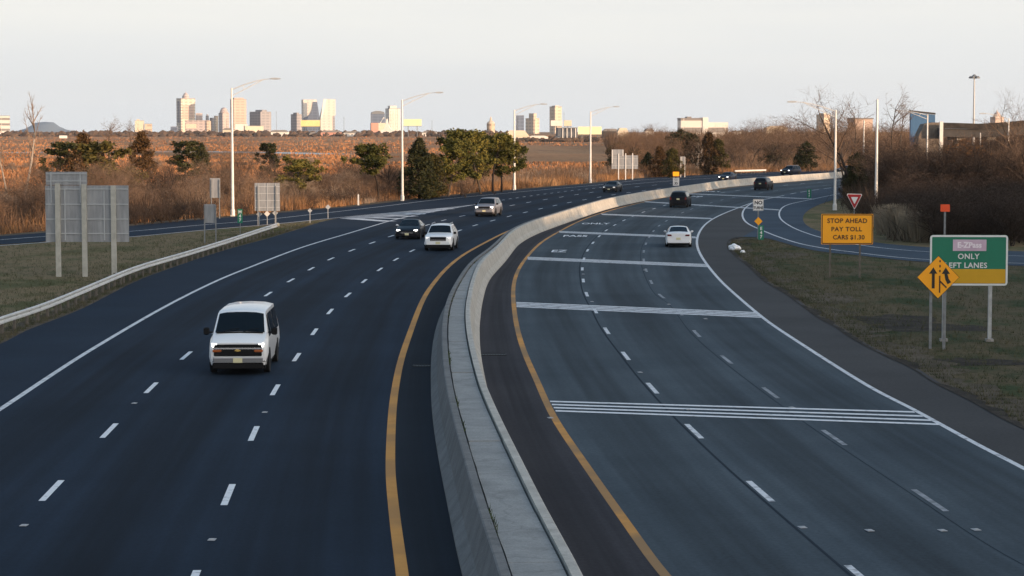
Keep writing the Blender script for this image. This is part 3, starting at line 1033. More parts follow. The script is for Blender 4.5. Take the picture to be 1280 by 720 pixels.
# drain grates in both inner shoulders
def grate(x, y, label):
    p = G(x, y)
    g = empty('drain_grate', (p.x, p.y, .012), 0, label, 'drain grate')
    mb = MB()
    mb.box((0, -.33, .006), (1.0, .05, .016)); mb.box((0, .33, .006), (1.0, .05, .016)); mb.box((-.48, 0, .006), (.05, .6, .016)); mb.box((.48, 0, .006), (.05, .6, .016))
    mb.build('frame', M['rubber'], g)
    mb = MB()
    for k in range(9): mb.box((-.4 + k * .1, 0, .004), (.04, .6, .012))
    mb.build('bars', M['rubber'], g)
    MB().box((0, 0, -.004), (.9, .6, .004)).build('pit', M['black'], g)


grate(616, 443.5, 'iron drain grate in the shoulder right of the median barrier')
grate(534, 457.5, 'iron drain grate in the dark shoulder left of the median barrier')

# ================================================================== vehicles (front looks along -Y, y runs to the rear)
SEDAN = [
    (0.00, .60, .27, .66, .42, .64, .58, .56, .64, .66),
    (0.10, .78, .20, .83, .42, .80, .63, .66, .70, .73),
    (0.42, .85, .18, .91, .50, .87, .74, .75, .81, .85),
    (1.20, .86, .18, .92, .55, .89, .86, .80, .93, .97),
    (1.42, .86, .18, .92, .55, .89, .89, .80, .96, .99),
    (2.20, .86, .18, .92, .55, .89, .92, .61, 1.35, 1.41),
    (2.85, .86, .18, .92, .55, .89, .93, .60, 1.385, 1.45),
    (3.45, .86, .18, .92, .56, .89, .94, .59, 1.36, 1.42),
    (4.25, .86, .19, .92, .58, .88, .97, .70, 1.05, 1.09),
    (4.66, .82, .24, .88, .60, .84, .98, .68, 1.035, 1.065),
    (4.82, .72, .32, .80, .58, .76, .88, .64, .97, 1.0)]
SUV = [
    (0.00, .66, .34, .76, .55, .74, .80, .66, .88, .91),
    (0.10, .82, .28, .90, .55, .88, .86, .76, .96, .99),
    (0.45, .90, .26, .97, .62, .94, .98, .82, 1.06, 1.10),
    (1.10, .91, .26, .98, .66, .95, 1.04, .86, 1.12, 1.16),
    (1.25, .91, .26, .98, .66, .95, 1.06, .86, 1.15, 1.18),
    (1.98, .91, .26, .98, .66, .95, 1.08, .70, 1.64, 1.70),
    (2.50, .91, .26, .98, .66, .95, 1.09, .69, 1.70, 1.765),
    (4.25, .91, .26, .98, .68, .95, 1.11, .67, 1.68, 1.745),
    (4.62, .91, .28, .98, .70, .94, 1.12, .66, 1.60, 1.66),
    (4.86, .88, .32, .95, .70, .91, 1.10, .78, 1.17, 1.20),
    (4.98, .80, .38, .88, .68, .85, .96, .76, 1.04, 1.06)]
VAN = [
    (0.00, .80, .38, .90, .58, .88, .96, .82, 1.06, 1.09),
    (0.10, .90, .32, .98, .60, .95, 1.02, .87, 1.13, 1.17),
    (0.62, .93, .30, 1.0, .70, .98, 1.17, .90, 1.27, 1.32),
    (0.82, .93, .30, 1.0, .72, .98, 1.20, .91, 1.32, 1.37),
    (1.60, .93, .30, 1.0, .75, .98, 1.16, .81, 1.96, 2.04),
    (2.00, .93, .30, 1.0, .75, .98, 1.17, .80, 2.02, 2.10),
    (3.60, .93, .30, 1.0, .75, .98, 1.17, .80, 2.03, 2.12),
    (5.25, .93, .30, 1.0, .75, .98, 1.17, .80, 2.02, 2.11),
    (5.60, .93, .34, 1.0, .75, .97, 1.17, .78, 1.94, 2.02),
    (5.70, .90, .40, .96, .75, .94, 1.12, .76, 1.86, 1.92)]


def st_at(st, y):
    for a, b in zip(st, st[1:]):
        if y <= b[0]:
            t = (y - a[0]) / (b[0] - a[0])
            return [p + (q - p) * t for p, q in zip(a, b)]
    return list(st[-1])


def make_vehicle(name, label, cat, st, paint, wheels, spec, group=None):
    """st: body stations, spec: what the kind of vehicle carries"""
    L = st[-1][0]; W = max(s[3] for s in st)
    root = empty(name, (0, 0, 0), 0, label, cat, group)
    mb = MB(); n = 11
    for s in st:
        y, wl, zl, wm, zm, wb, zb, we, ze, zc = s
        half = [(wl, zl), (wm, zm), (wb, zb), (we, ze), (we * .62, ze + (zc - ze) * .72)]
        ring = half + [(0, zc)] + [(-x, z) for x, z in reversed(half)]
        for x, z in ring: mb.v.append((x, y, z))
    for i in range(len(st) - 1):
        for k in range(n):
            k2 = (k + 1) % n
            mb.f.append((i * n + k, i * n + k2, (i + 1) * n + k2, (i + 1) * n + k)); mb.m.append(0)
    mb.f.append(tuple(range(n - 1, -1, -1))); mb.m.append(0)
    mb.f.append(tuple((len(st) - 1) * n + k for k in range(n))); mb.m.append(0)
    mb.build('body', paint, root, smooth=38, fix=True)

    def top_pt(y, u, off=.012):
        s = st_at(st, y); we, ze, zc = s[7], s[8], s[9]
        a = abs(u)
        if a > .62: z = ze + (zc - ze) * .72 * (1 - (a - .62) / .38)
        else: z = ze + (zc - ze) * (.72 + .28 * (1 - a / .62))
        return Vector((u * we, y, z))

    def top_glass(nm, y0, y1, m, u=.93):
        g = MB(); us = [-u, -.62, -.2, .2, .62, u]; rows = 5
        nrm = None
        P = [[top_pt(y0 + (y1 - y0) * j / (rows - 1), q * (1 if abs(q) < u else 1)) for q in us] for j in range(rows)]
        d1 = P[-1][2] - P[0][2]; nr = Vector((1, 0, 0)).cross(d1).normalized()
        if nr.z < 0: nr = -nr
        for r in P:
            for p in r: g.v.append(tuple(p + nr * .014))
        for j in range(rows - 1):
            for k in range(5):
                a = j * 6 + k
                g.f.append((a, a + 1, a + 7, a + 6)); g.m.append(0)
        return g.build(nm, m, root, smooth=60)

    def side_glass(poly, sgn):
        """poly: (y, share of the way from belt to roof edge)"""
        g = MB(); vs = []
        for y, v in poly:
            s = st_at(st, y); wb, zb, we, ze = s[5:9]
            x = wb + (we - wb) * v; z = zb + (ze - zb) * v
            nr = Vector((ze - zb, 0, wb - we)).normalized() * .012
            vs.append((sgn * (x + nr.x), y, z + nr.z))
        g.add(vs, [tuple(range(len(vs)))] if sgn > 0 else [tuple(range(len(vs) - 1, -1, -1))])
        return g.build('side_window', M['glass'], root)

    top_glass('windshield', spec['ws'][0], spec['ws'][1], M['glass'])
    if 'rw' in spec: top_glass('rear_window', spec['rw'][0], spec['rw'][1], M['glass'], .94)
    for poly in spec['sides']:
        for s in (1, -1): side_glass(poly, s)
    # wheels
    r = spec['r']
    tyre = MB().lathe([(r * .62, -.10), (r * .97, -.105), (r, -.07), (r, .07), (r * .97, .105), (r * .62, .10)], n=20, axis='x').mesh('tyre', M['rubber'], 40)
    rimb = MB().lathe([(r * .63, -.085), (r * .63, .085)], n=16, axis='x')
    for k in range(5):
        a = 2 * pi * k / 5
        for sg in (-1, 1):
            rimb.box((sg * .088, cos(a) * r * .33, sin(a) * r * .33), (.018, .08, .08), mi=0)
    rimm = rimb.mesh('rim', M['rim'], 40)
    for wy in wheels:
        for s in (1, -1):
            ar = MB(); nn = 14; R = r + .075
            poly = [(wy + R * cos(pi * k / nn), r + .02 + R * sin(pi * k / nn)) for k in range(nn + 1)]
            poly += [(wy - R, .24), (wy + R, .24)]
            ar.prism(poly, s * (W - .06), s * (W + .006), axis='x')
            ar.build('wheel_arch', M['dark_trim'], root, fix=True)
            wo = empty('wheel', (s * (W - .095), wy, r)); wo.parent = root
            t = bpy.data.objects.new('tyre', tyre); COL.objects.link(t); t.parent = wo
            q = bpy.data.objects.new('rim', rimm); COL.objects.link(q); q.parent = wo
    MB().box((0, L / 2, .30), (W * 1.8, L * .93, .22)).build('underbody', M['dark_trim'], root)
    # mirrors
    my, mz = spec['mirror']
    for s in (1, -1):
        mo = spec.get('mo', .04)
        mb = MB().box((s * (W + mo), my, mz), (.20, .14, spec.get('mh', .16)), bev=.04)
        mb.box((s * (W - .05 + mo / 2), my + .03, mz - .04), (.16, .06, .05))
        mb.build('mirror', spec.get('mm', paint), root, smooth=40)
    # front
    fz = spec['head_z']
    for s in (1, -1):
        hx, hw, hh = spec['head']
        mb = MB().prism([(s * (hx - hw / 2), fz - hh / 2), (s * (hx + hw / 2), fz - hh * .4), (s * (hx + hw / 2 + .02), fz + hh * .55), (s * (hx - hw * .4), fz + hh * .4)], spec['head_y'], spec['head_y'] + .26)
        mb.build('headlight', M[spec.get('head_m', 'head_off')], root, fix=True)
    gz, gw, gh = spec['grille']
    mb = MB().box((0, .0, gz), (gw, .08, gh), bev=.02)
    g = mb.build('grille', M['dark_trim'], root)
    mb = MB()
    for k in spec.get('bars', (0,)):
        mb.box((0, -.035, gz + gh * k), (gw * .98, .03, spec.get('bh', .025)))
    mb.build('grille_bar', M[spec.get('bar_m', 'chrome')], g)
    if spec.get('emblem'):
        e = MB().prism([(-.10, gz - .022), (-.04, gz - .022), (-.03, gz - .04), (.05, gz - .04), (.045, gz - .022), (.10, gz - .022), (.085, gz + .022), (.035, gz + .022), (.03, gz + .04), (-.05, gz + .04), (-.045, gz + .022), (-.085, gz + .022)], -.075, -.05)
        e.build('emblem', M['gold'], g, fix=True)
    bz, bh = spec['bumper']
    mb = MB().prism([(-W * .97, .14), (-W * .80, -.05), (W * .80, -.05), (W * .97, .14), (W * .97, .3), (-W * .97, .3)], bz - bh / 2, bz + bh / 2, axis='z')
    mb.build('front_bumper', spec.get('bump_m', paint), root, fix=True)
    if spec.get('cowl'):
        yc, zc_, wc = spec['cowl']
        MB().box((0, yc, zc_), (wc, .10, .05), bev=.015).build('cowl', M['dark_trim'], root)
        for sx_ in (-.55, .12):
            MB().tube([(sx_, yc, zc_ + .03), (sx_ + .30, yc + .06, zc_ + .10), (sx_ + .52, yc + .10, zc_ + .13)], .012, 5).build('wiper', M['dark_trim'], root)
    if spec.get('strip'):
        MB().prism([(-W * .96, .13), (-W * .80, -.06), (W * .80, -.06), (W * .96, .13), (W * .96, .2), (-W * .96, .2)], spec['strip'] - .028, spec['strip'] + .028, axis='z').build('bumper_strip', M['silver_trim'], root, fix=True)
    mb = MB().prism([(-W * .97, L - .14), (-W * .80, L + .05), (W * .80, L + .05), (W * .97, L - .14), (W * .97, L - .3), (-W * .97, L - .3)], spec.get('rbz', bz) - bh / 2, spec.get('rbz', bz) + bh / 2, axis='z')
    mb.build('rear_bumper', spec.get('rbump_m', spec.get('bump_m', paint)), root, fix=True)
    for yy, nm in ((-.02, 'lower_grille'), (L + .02, 'lower_valance')):
        vz = spec.get('val', (.30, .16))
        MB().box((0, yy + (.04 if yy < 1 else -.04), vz[0]), (W * 1.72, .12, vz[1]), bev=.03).build(nm, M['dark_trim'], root)
    pz = spec.get('plate_z', bz)
    MB().box((0, -.065, pz), (.31, .02, .16)).build('number_plate', M['plate'], root)
    rz = spec['tail_z']
    MB().box((0, L + .04, spec.get('rplate_z', rz - .05)), (.31, .025, .16)).build('number_plate', M['plate'], root)
    for s in (1, -1):
        mb = MB()
        tx, tw, th, ty = spec['tail']
        mb.prism([(s * (tx - tw / 2), rz - th / 2), (s * (tx + tw / 2), rz - th / 2), (s * (tx + tw / 2), rz + th / 2), (s * (tx - tw * .35), rz + th * .4)], L - ty, L + .012)
        mb.build('taillight', M['tail'], root, fix=True)
    if spec.get('amber'):
        for s in (1, -1):
            MB().box((s * .70, -.005, .82), (.30, .12, .085), bev=.02).build('turn_signal', M['amber'], root)
    if spec.get('rails'):
        for s in (1, -1):
            y0, y1, zz = spec['rails']
            mb = MB().tube([(s * .62, y0, zz - .06), (s * .62, y0 + .12, zz), (s * .62, y1 - .12, zz), (s * .62, y1, zz - .06)], .022, 6)
            mb.build('roof_rail', M['galv'], root)
    return root


M['gold'] = mat('gold emblem', (.62, .42, .12), rough=.35, metal=.7)

M['silver_trim'] = mat('silver trim', (.55, .56, .58), rough=.4)
M['van_bumper'] = mat('grey van bumper', (.16, .165, .175), rough=.5)
VAN_SPEC = dict(val=(.31, .22), cowl=(.80, 1.375, 1.60), ws=(.86, 1.57), rw=(5.61, 5.68), r=.385, mirror=(1.05, 1.40), mh=.26, mo=.16, mm=M['dark_trim'], head_z=1.01, head=(.78, .17, .125), head_y=-.03, head_m='head_on',
                grille=(.84, 1.62, .40), bars=(.16,), bh=.05, emblem=True, bumper=(.50, .14), strip=.60, bump_m=M['van_bumper'], plate_z=.50, tail_z=1.2, tail=(.85, .14, .5, .1), amber=True,
                sides=[[(1.05, .06), (1.95, .06), (1.95, .88), (1.70, .88)], [(2.10, .06), (3.45, .06), (3.45, .88), (2.10, .88)], [(3.6, .06), (5.2, .06), (5.2, .88), (3.6, .88)]])
SUV_SPEC = dict(ws=(1.29, 1.94), rw=(4.64, 4.84), r=.375, mirror=(1.55, 1.17), mm=M['dark_trim'], head_z=.88, head=(.70, .26, .15), head_y=.02, head_m='head_dim',
                grille=(.82, 1.10, .27), bars=(-.28,), bh=.03, bumper=(.52, .18), plate_z=.55, val=(.33, .27), tail_z=1.0, tail=(.80, .2, .3, .16), rails=(2.1, 4.3, 1.80), rplate_z=.92,
                sides=[[(1.62, .08), (2.62, .08), (2.62, .9), (2.18, .9)], [(2.72, .08), (3.62, .08), (3.62, .9), (2.72, .9)], [(3.72, .08), (4.62, .1), (4.42, .88), (3.72, .9)]])
SEDAN_SPEC = dict(ws=(1.46, 2.16), rw=(3.48, 4.23), r=.33, mirror=(1.75, 1.0), mh=.13, head_z=.66, head=(.64, .28, .11), head_y=.03,
                  grille=(.48, .95, .24), bars=(.25, -.1), bh=.02, bumper=(.33, .2), plate_z=.40, tail_z=.86, tail=(.62, .32, .13, .2), rplate_z=.62, rbz=.42,
                  sides=[[(1.72, .08), (2.72, .08), (2.72, .9), (2.36, .9)], [(2.80, .08), (3.92, .12), (3.50, .88), (2.80, .9)]])


def sp(base, **kw):
    d = dict(base); d.update(kw); return d


def park(o, L, p, c, front):
    """stand vehicle o so that its front (or rear) centre is at p, along lane curve c; the curve runs away from the camera"""
    i = nearest(c, p); t = tang(c, i)
    ang = atan2(t.y, t.x) - pi / 2
    if front:               # oncoming: the front points back along the curve
        o.location = (p.x, p.y, .016); o.rotation_euler = (0, 0, ang)
    else:                   # leaving: front points along the curve
        q = p + t * L
        o.location = (q.x, q.y, .016); o.rotation_euler = (0, 0, ang + pi)


van = make_vehicle('passenger_van', 'white passenger van with lit headlights driving in the middle lane', 'van', VAN, M['white_paint'], (.95, 4.45), VAN_SPEC)
park(van, 5.7, G(297.5, 469.3), C_L2, True)
o = make_vehicle('sedan', 'x', 'car', SEDAN, M['black_paint'], (.93, 3.75), sp(SEDAN_SPEC, head_m='head_on', head_z=.68, mm=M['white_paint']))
o['label'] = 'dark sedan with lit headlights driving beside the white oncoming suv'; o['category'] = 'car'
park(o, 4.82, G(508.5, 299.5), C_L1, True)
o = make_vehicle('suv', 'white suv with black grille and roof rails driving beside the dark sedan', 'suv', SUV, M['white_paint'], (.98, 3.9), sp(SUV_SPEC))
park(o, 4.98, G(547.5, 314), C_L2, True)
o = make_vehicle('suv', 'silver suv driving alone beyond the white suv next to the gore stripes', 'suv', SUV, M['silver_paint'], (.98, 3.9), sp(SUV_SPEC, head_m='head_on', rails=None))
park(o, 4.98, G(605, 271), C_L1, True)
o = make_vehicle('sedan', 'dark sedan approaching on the far left carriageway below the lamp poles', 'car', SEDAN, M['grey_paint'], (.93, 3.75), sp(SEDAN_SPEC, head_m='head_dim'))
park(o, 4.82, G(761, 240.5), C_L2, True)
o = make_vehicle('sedan', 'dark blue car half hidden behind the bright median barrier, headlights on', 'car', SEDAN, M['blue_paint'], (.93, 3.75), sp(SEDAN_SPEC, head_m='head_on'))
park(o, 4.82, G(904, 226.5), offset(C_BL, -5.5), True)
o = make_vehicle('suv', 'far dark suv with pale headlights behind the sunlit end of the barrier', 'suv', SUV, M['blue_paint'], (.98, 3.9), sp(SUV_SPEC, head_m='head_on'))
park(o, 4.98, G(981, 219.3), offset(C_BL, -5.5), True)
o = make_vehicle('sedan', 'most distant dark car at the end of the barrier behind the lamp pole', 'car', SEDAN, M['black_paint'], (.93, 3.75), sp(SEDAN_SPEC))
park(o, 4.82, G(1046, 216.6), offset(C_BL, -6.5), True)
o = make_vehicle('sedan', 'white sedan seen from behind on the right carriageway', 'car', SEDAN, M['white_paint'], (.93, 3.75), sp(SEDAN_SPEC, rbump_m=M['white_paint']))
park(o, 4.82, G(848, 309.6), C_R2, False)
o = make_vehicle('suv', 'black suv seen from behind, driving next to the small speed limit sign', 'suv', SUV, M['black_paint'], (.98, 3.9), sp(SUV_SPEC, rails=None))
park(o, 4.98, G(847.5, 259.8), C_R2, False)
o = make_vehicle('suv', 'dark suv seen from behind, farthest ahead on the right carriageway', 'suv', SUV, M['grey_paint'], (.98, 3.9), sp(SUV_SPEC, rails=None))
park(o, 4.98, G(950, 238), offset(C_R1, 1.5), False)

# ================================================================== guardrails
def guardrail(pts, label, z=.72, step=1.9, end=True, m='rail', face=1):
    c = curve(pts, sig=5)
    root = empty('guardrail', (c[0].x, c[0].y, 0), 0, label, 'guardrail')
    o0 = Vector((c[0].x, c[0].y, 0))
    cl = [p - o0 for p in c]
    mb = MB()
    pr = [(-.02, -.16), (.05, -.13), (.055, -.075), (-.01, -.015), (-.01, .015), (.055, .075), (.05, .13), (-.02, .16), (-.045, .15), (-.045, -.15)]
    mb.sweep(cl, lambda i, p: [(face * (.10 + a), z - .16 + b) for a, b in pr])
    mb.build('rail', M[m], root, fix=True)
    if end:
        p = cl[-1]; t = tang(cl, len(cl) - 1)
        e = MB().box((p.x + t.x * .15 + .1 * t.y, p.y + t.y * .15 - .1 * t.x, z - .16), (.30, .34, .36), atan2(t.y, t.x), bev=.08)
        e.build('end_terminal', M['post_pale'], root)
    acc = 0; nxt = .3; pm = None
    for i in range(1, len(cl)):
        acc += (cl[i] - cl[i - 1]).length
        if acc >= nxt:
            nxt += step
            t = tang(cl, i)
            if pm is None:
                b = MB().box((0, 0, z / 2), (.10, .16, z + .04)); b.box((face * .06, 0, z - .17), (.10, .12, .3))
                pm = b.mesh('post', M['post_wood'])
            q = bpy.data.objects.new('post', pm); COL.objects.link(q); q.parent = root
            q.location = (cl[i].x - face * .02 * t.y, cl[i].y, 0); q.rotation_euler = (0, 0, atan2(t.y, t.x) - pi / 2)
    return root


M['post_pale'] = mat('pale terminal', (.45, .40, .30), rough=.7)
guardrail([(-140, 470), (-40, 434), (0, 417.5), (50, 400), (100, 378.5), (111, 373.5), (167, 349), (233, 328), (283, 311.5), (320, 298.5), (345, 290)],
          'long steel guardrail on timber posts along the grass left of the carriageway')
guardrail([(918, 217.8), (930, 217.3), (944, 216.9), (957, 216.5)], 'short pale rail far beyond the road, lit by the sun', z=.75, end=False, m='lamp_pole')


# ================================================================== lamp poles
def lamp_pole(base, h, arm, rise, label, tip=0.6, r=.13, group=None, m='lamp_pole'):
    root = empty('street_lamp', base, 0, label, 'street lamp', group)
    MB().tube([(0, 0, 0), (0, 0, h * .5), (0, 0, h)], [r, r * .8, r * .58], 10).build('pole', M[m], root, smooth=60)
    mb = MB().box((0, 0, .06), (.42, .42, .12), bev=.03); mb.lathe([(.22, .12), (.22, .55), (.15, .75)], n=10)
    mb.build('base', M[m], root)
    if arm:
        s = 1 if arm > 0 else -1; a = abs(arm)
        mb = MB()
        up = [(s * a * t, 0, h - .15 + rise * (1 - (1 - t) ** 1.6)) for t in (0, .2, .4, .6, .8, 1)]
        mb.tube(up, [.05, .05, .048, .045, .04, .035], 6)
        lo = [(s * a * t * .8, 0, h - .75 + (rise * (1 - (.2) ** 1.6) + .58) * t) for t in (0, .35, .7, 1)]
        mb.tube(lo, .038, 6)
        mb.tube([(s * a * .28, 0, h - .15 + rise * (1 - .72 ** 1.6)), (s * a * .32, 0, h - .75 + (rise * .92 + .58) * .4)], .025, 5)
        mb.build('arm', M[m], root, smooth=60)
        hx = s * a
        mb = MB().prism([(hx - s * .05, -.07), (hx + s * .35, -.10), (hx + s * .85, -.07), (hx + s * .95, 0), (hx + s * .8, .06), (hx + s * .3, .09), (hx - s * .05, .05)], -.16, .16)
        mb.v = [(x, y, z + h - .15 + rise) for x, y, z in mb.v]
        mb.build('lamp_head', M['galv'], root, fix=True)
    return root


lamp_pole(G(291, 270.5), 12.25, 3.75, 1.05, 'tallest street lamp at the far edge of the ramp, left of the sign backs', r=.16)
lamp_pole(G(503, 251.2), 11.75, 3.9, 1.0, 'street lamp rising beside the dark cedar near the striped gore', r=.16)
lamp_pole(G(643, 237.6), 11.0, 3.6, .95, 'street lamp at the right end of the pine grove', r=.16)
lamp_pole(G(738, 228.8), 11.1, 3.6, .9, 'street lamp left of the far sign backs', r=.17)
lamp_pole(G(1043.5, 263), 10.3, -4.1, 1.0, 'street lamp with arm to the left beside the ramp loop', r=.15)
lamp_pole(G(1095, 266), 11.3, 0, 0, 'tall bare pole standing behind the stop ahead sign', r=.17)


def thin_pole(x, ytop, ybot, D, r, label, name='pole', arm=0, rise=.5):
    a = at(x, ytop, D)
    b = Vector((a.x, a.y, at(x, ybot, D).z)); b.z = min(b.z, 0)
    return lamp_pole((a.x, a.y, b.z), a.z - b.z, arm, rise, label, r=r)


thin_pole(1080, 150, 215, 300, .15, 'sunlit lamp pole among the bare trees left of the overpass')
thin_pole(1159.5, 143, 215, 345, .17, 'sunlit lamp pole in front of the blue panel', arm=-3.9, rise=.7)
thin_pole(1261, 148, 215, 345, .17, 'sunlit lamp pole before the right end of the overpass', arm=-3.6, rise=.9)
thin_pole(1225.5, 166, 215, 345, .13, 'short sunlit pole under the middle of the overpass')

# the high mast behind the overpass
a = at(1218, 94, 560)
hm = empty('high_mast', (a.x, a.y, -.5), 0, 'tall thin high mast light with a ring of lamps above the overpass', 'mast light')
MB().tube([(0, 0, 0), (0, 0, a.z + .5)], [.32, .16], 8).build('mast', M['galv'], hm, smooth=60)
mb = MB().lathe([(.5, a.z - .1), (.75, a.z + .1), (.5, a.z + .45), (.2, a.z + .7)], n=10); mb.build('lamp_ring', M['galv_dark'], hm)
for k in range(6):
    t = k * pi / 3
    MB().lathe([(.10, .0), (.42, -.35), (.40, -.55), (.3, -.6)], (1.0 * cos(t), 1.0 * sin(t), a.z + .3), n=8).build('lamp', M['galv_dark'], hm)


# ================================================================== signs
def sign_root(name, base, label, cat='sign', rz=0.0, group=None):
    return empty(name, (base.x, base.y, base.z), rz, label, cat, group)


def panel(root, x0, x1, z0, z1, m, y=0.0, t=.03, r=.08, name='panel', fm=None):
    poly = []
    for cx, cz, a0 in ((x1 - r, z1 - r, 0), (x0 + r, z1 - r, 90), (x0 + r, z0 + r, 180), (x1 - r, z0 + r, 270)):
        for k in range(4):
            a = radians(a0 + 30 * k); poly.append((cx + r * cos(a), cz + r * sin(a)))
    return MB().prism(poly, y - t / 2, y + t / 2).build(name, m, root, fix=True)


def border(root, x0, x1, z0, z1, w, m, y, r=.08):
    mb = MB(); n = 16

    def ring(x0, x1, z0, z1, r):
        out = []
        for cx, cz, a0 in ((x1 - r, z1 - r, 0), (x0 + r, z1 - r, 90), (x0 + r, z0 + r, 180), (x1 - r, z0 + r, 270)):
            for k in range(4):
                a = radians(a0 + 30 * k); out.append((cx + r * cos(a), y, cz + r * sin(a)))
        return out
    o = ring(x0, x1, z0, z1, r); i = ring(x0 + w, x1 - w, z0 + w, z1 - w, max(.01, r - w))
    mb.add(o + i, [(k, (k + 1) % n, n + (k + 1) % n, n + k) for k in range(n)])
    return mb.build('border', m, root)


def post(root, x, z0, z1, w, d, m, y=.08, name='post'):
    return MB().box((x, y, (z0 + z1) / 2), (w, d, z1 - z0)).build(name, m, root)


def lettering(root, s, x, z, size, m, y, sx=1.0, spacing=1.0, fw=.0, name='lettering'):
    t = text_mb(s, size, sx=sx, spacing=spacing, font_w=fw)
    return stand_up(t, (x, 0, z), y).build(name, m, root)


# big sign back at the left verge: stepped panel on three posts
b = G(106, 345.2); K = 2800 / b.y * .998
R0 = sign_root('road_sign', b, 'large stepped sign seen from its grey back, on three tall posts in the left grass')
px = lambda x: (x - 106) / K
pz = lambda y: CAM_H - (y - 162) / K
panel(R0, px(57.5), px(161.5), pz(302), pz(231.5), M['sign_back'], .12, .04, .03)
panel(R0, px(58.5), px(110), pz(230.8), pz(214.5), M['sign_back'], .12, .04, .03, name='exit_panel')
mb = MB()
for y in (236, 255, 273.5, 291.5): mb.box(((px(57.5) + px(161.5)) / 2, .085, pz(y)), (px(161.5) - px(57.5) - .06, .05, .055))
mb.box((px(84), .085, pz(226)), (px(110) - px(58.5) - .06, .05, .05))
mb.box((px(84), .085, pz(217)), (px(110) - px(58.5) - .06, .05, .04))
mb.build('stiffener', M['sign_rib'], R0)
mb = MB()
for x, y0, y1 in ((65, 215, 253), (101.5, 215, 253), (82, 236, 300), (131, 238, 300)): mb.box((px(x), .075, (pz(y0) + pz(y1)) / 2), (.06, .04, pz(y0) - pz(y1)))
mb.build('bracket', M['sign_rib'], R0)
for x, yt, yb in ((73.5, 229, 347), (106.5, 230, 347.5), (143, 231.5, 343)):
    post(R0, px(x), min(0, pz(yb)), pz(yt), .27, .2, M['post_sign'] if 'post_sign' in M else M['galv'], -.02)


def back_sign(x0, x1, y0, y1, xb, yb, posts, label, ribs=3, vr=2, group=None, pw=.08, m='sign_back'):
    b = G(xb, yb); K = 2800 / b.y
    px = lambda x: (x - xb) / K
    pz = lambda y: CAM_H - (y - 162) / K
    R = sign_root('road_sign', b, label, group=group)
    panel(R, px(x0), px(x1), pz(y1), pz(y0), M[m], .08, .03, .04)
    if ribs:
        mb = MB()
        for k in range(ribs):
            z = pz(y0) + (pz(y1) - pz(y0)) * (k + .5) / ribs
            mb.box(((px(x0) + px(x1)) / 2, .05, z), (px(x1) - px(x0) - .05, .035, .06))
        for k in range(vr):
            x = px(x0) + (px(x1) - px(x0)) * (k + .5) / vr
            mb.box((x, .045, (pz(y0) + pz(y1)) / 2), (.06, .03, pz(y0) - pz(y1) - .04))
        mb.build('stiffener', M['sign_rib'], R)
    for x, yt, yy in posts: post(R, px(x), min(0, pz(yy)), pz(yt), pw, .08, M['galv_dark'] if pw < .1 else M['lamp_pole'], 0)
    return R


back_sign(262.5, 275.5, 222.5, 247, 270, 273, [(264.5, 224, 273), (274.5, 224, 273)], 'grey back of a tall narrow sign at the far side of the ramp', 0)
back_sign(255.5, 269.5, 255, 278.5, 262.5, 304, [(256, 256, 304), (270, 256, 304)], 'grey back of a small square sign behind the guardrail', 0)
back_sign(318.5, 350, 228.5, 263.5, 334, 281.5, [(322.5, 232, 281), (345, 232, 281)], 'grid ribbed grey back of a square sign at the ramp fork', 4, 3)
back_sign(764.5, 780, 186.5, 206, 772, 224.5, [], 'x', 0) if False else None
b4 = back_sign(764.5, 797.5, 194, 211, 781, 224.5, [(773.2, 192, 224.5), (782, 191.5, 224.5), (790.7, 191.5, 224.5)], 'large pale sign back on three sunlit posts beyond the far road edge', 2, 2, pw=.17)
Kb = 2800 / b4.location.y
panel(b4, (764.5 - 781) / Kb, (779.5 - 781) / Kb, CAM_H - (193.7 - 162) / Kb, CAM_H - (186.7 - 162) / Kb, M['sign_back'], .08, .03, .04, name='exit_panel')
post(b4, (765.3 - 781) / Kb, CAM_H - (204 - 162) / Kb, CAM_H - (187 - 162) / Kb, .15, .05, M['lamp_pole'], .03, name='bracket')
post(b4, (778.5 - 781) / Kb, CAM_H - (195 - 162) / Kb, CAM_H - (187 - 162) / Kb, .15, .05, M['lamp_pole'], .03, name='bracket')
back_sign(850, 856, 195.5, 205, 853.5, 221.5, [(851, 196, 221.5), (856, 196, 221.5)], 'small grey sign back among reeds near the dark cedars', 0, pw=.11)
# yellow far sign
b = G(845, 222.3); K = 2800 / b.y
R = sign_root('road_sign', b, 'low orange sign at the far road edge under the green cedar')
panel(R, -3.9 / K, 3.9 / K, CAM_H - (220 - 162) / K, CAM_H - (214.5 - 162) / K, M['orange'], 0, .03, .04)
post(R, -2.5 / K, 0, CAM_H - (215 - 162) / K, .07, .06, M['galv_dark']); post(R, 2.5 / K, 0, CAM_H - (215 - 162) / K, .07, .06, M['galv_dark'])


# three diamond markers below the ribbed sign, two delineators in the fork
def diamond_marker(x, y, yb, s, label, m, pm='galv', post_h=True):
    b = G(x, yb); K = 2800 / b.y
    z = CAM_H - (y - 162) / K
    R = sign_root('object_marker', b, label, 'marker')
    h = s / K
    MB().prism([(-h, z), (0, z - h), (h, z), (0, z + h)], -.012, .012).build('panel', m, R, fix=True)
    post(R, 0, 0, z + h * .7, .06, .05, M[pm], .05)


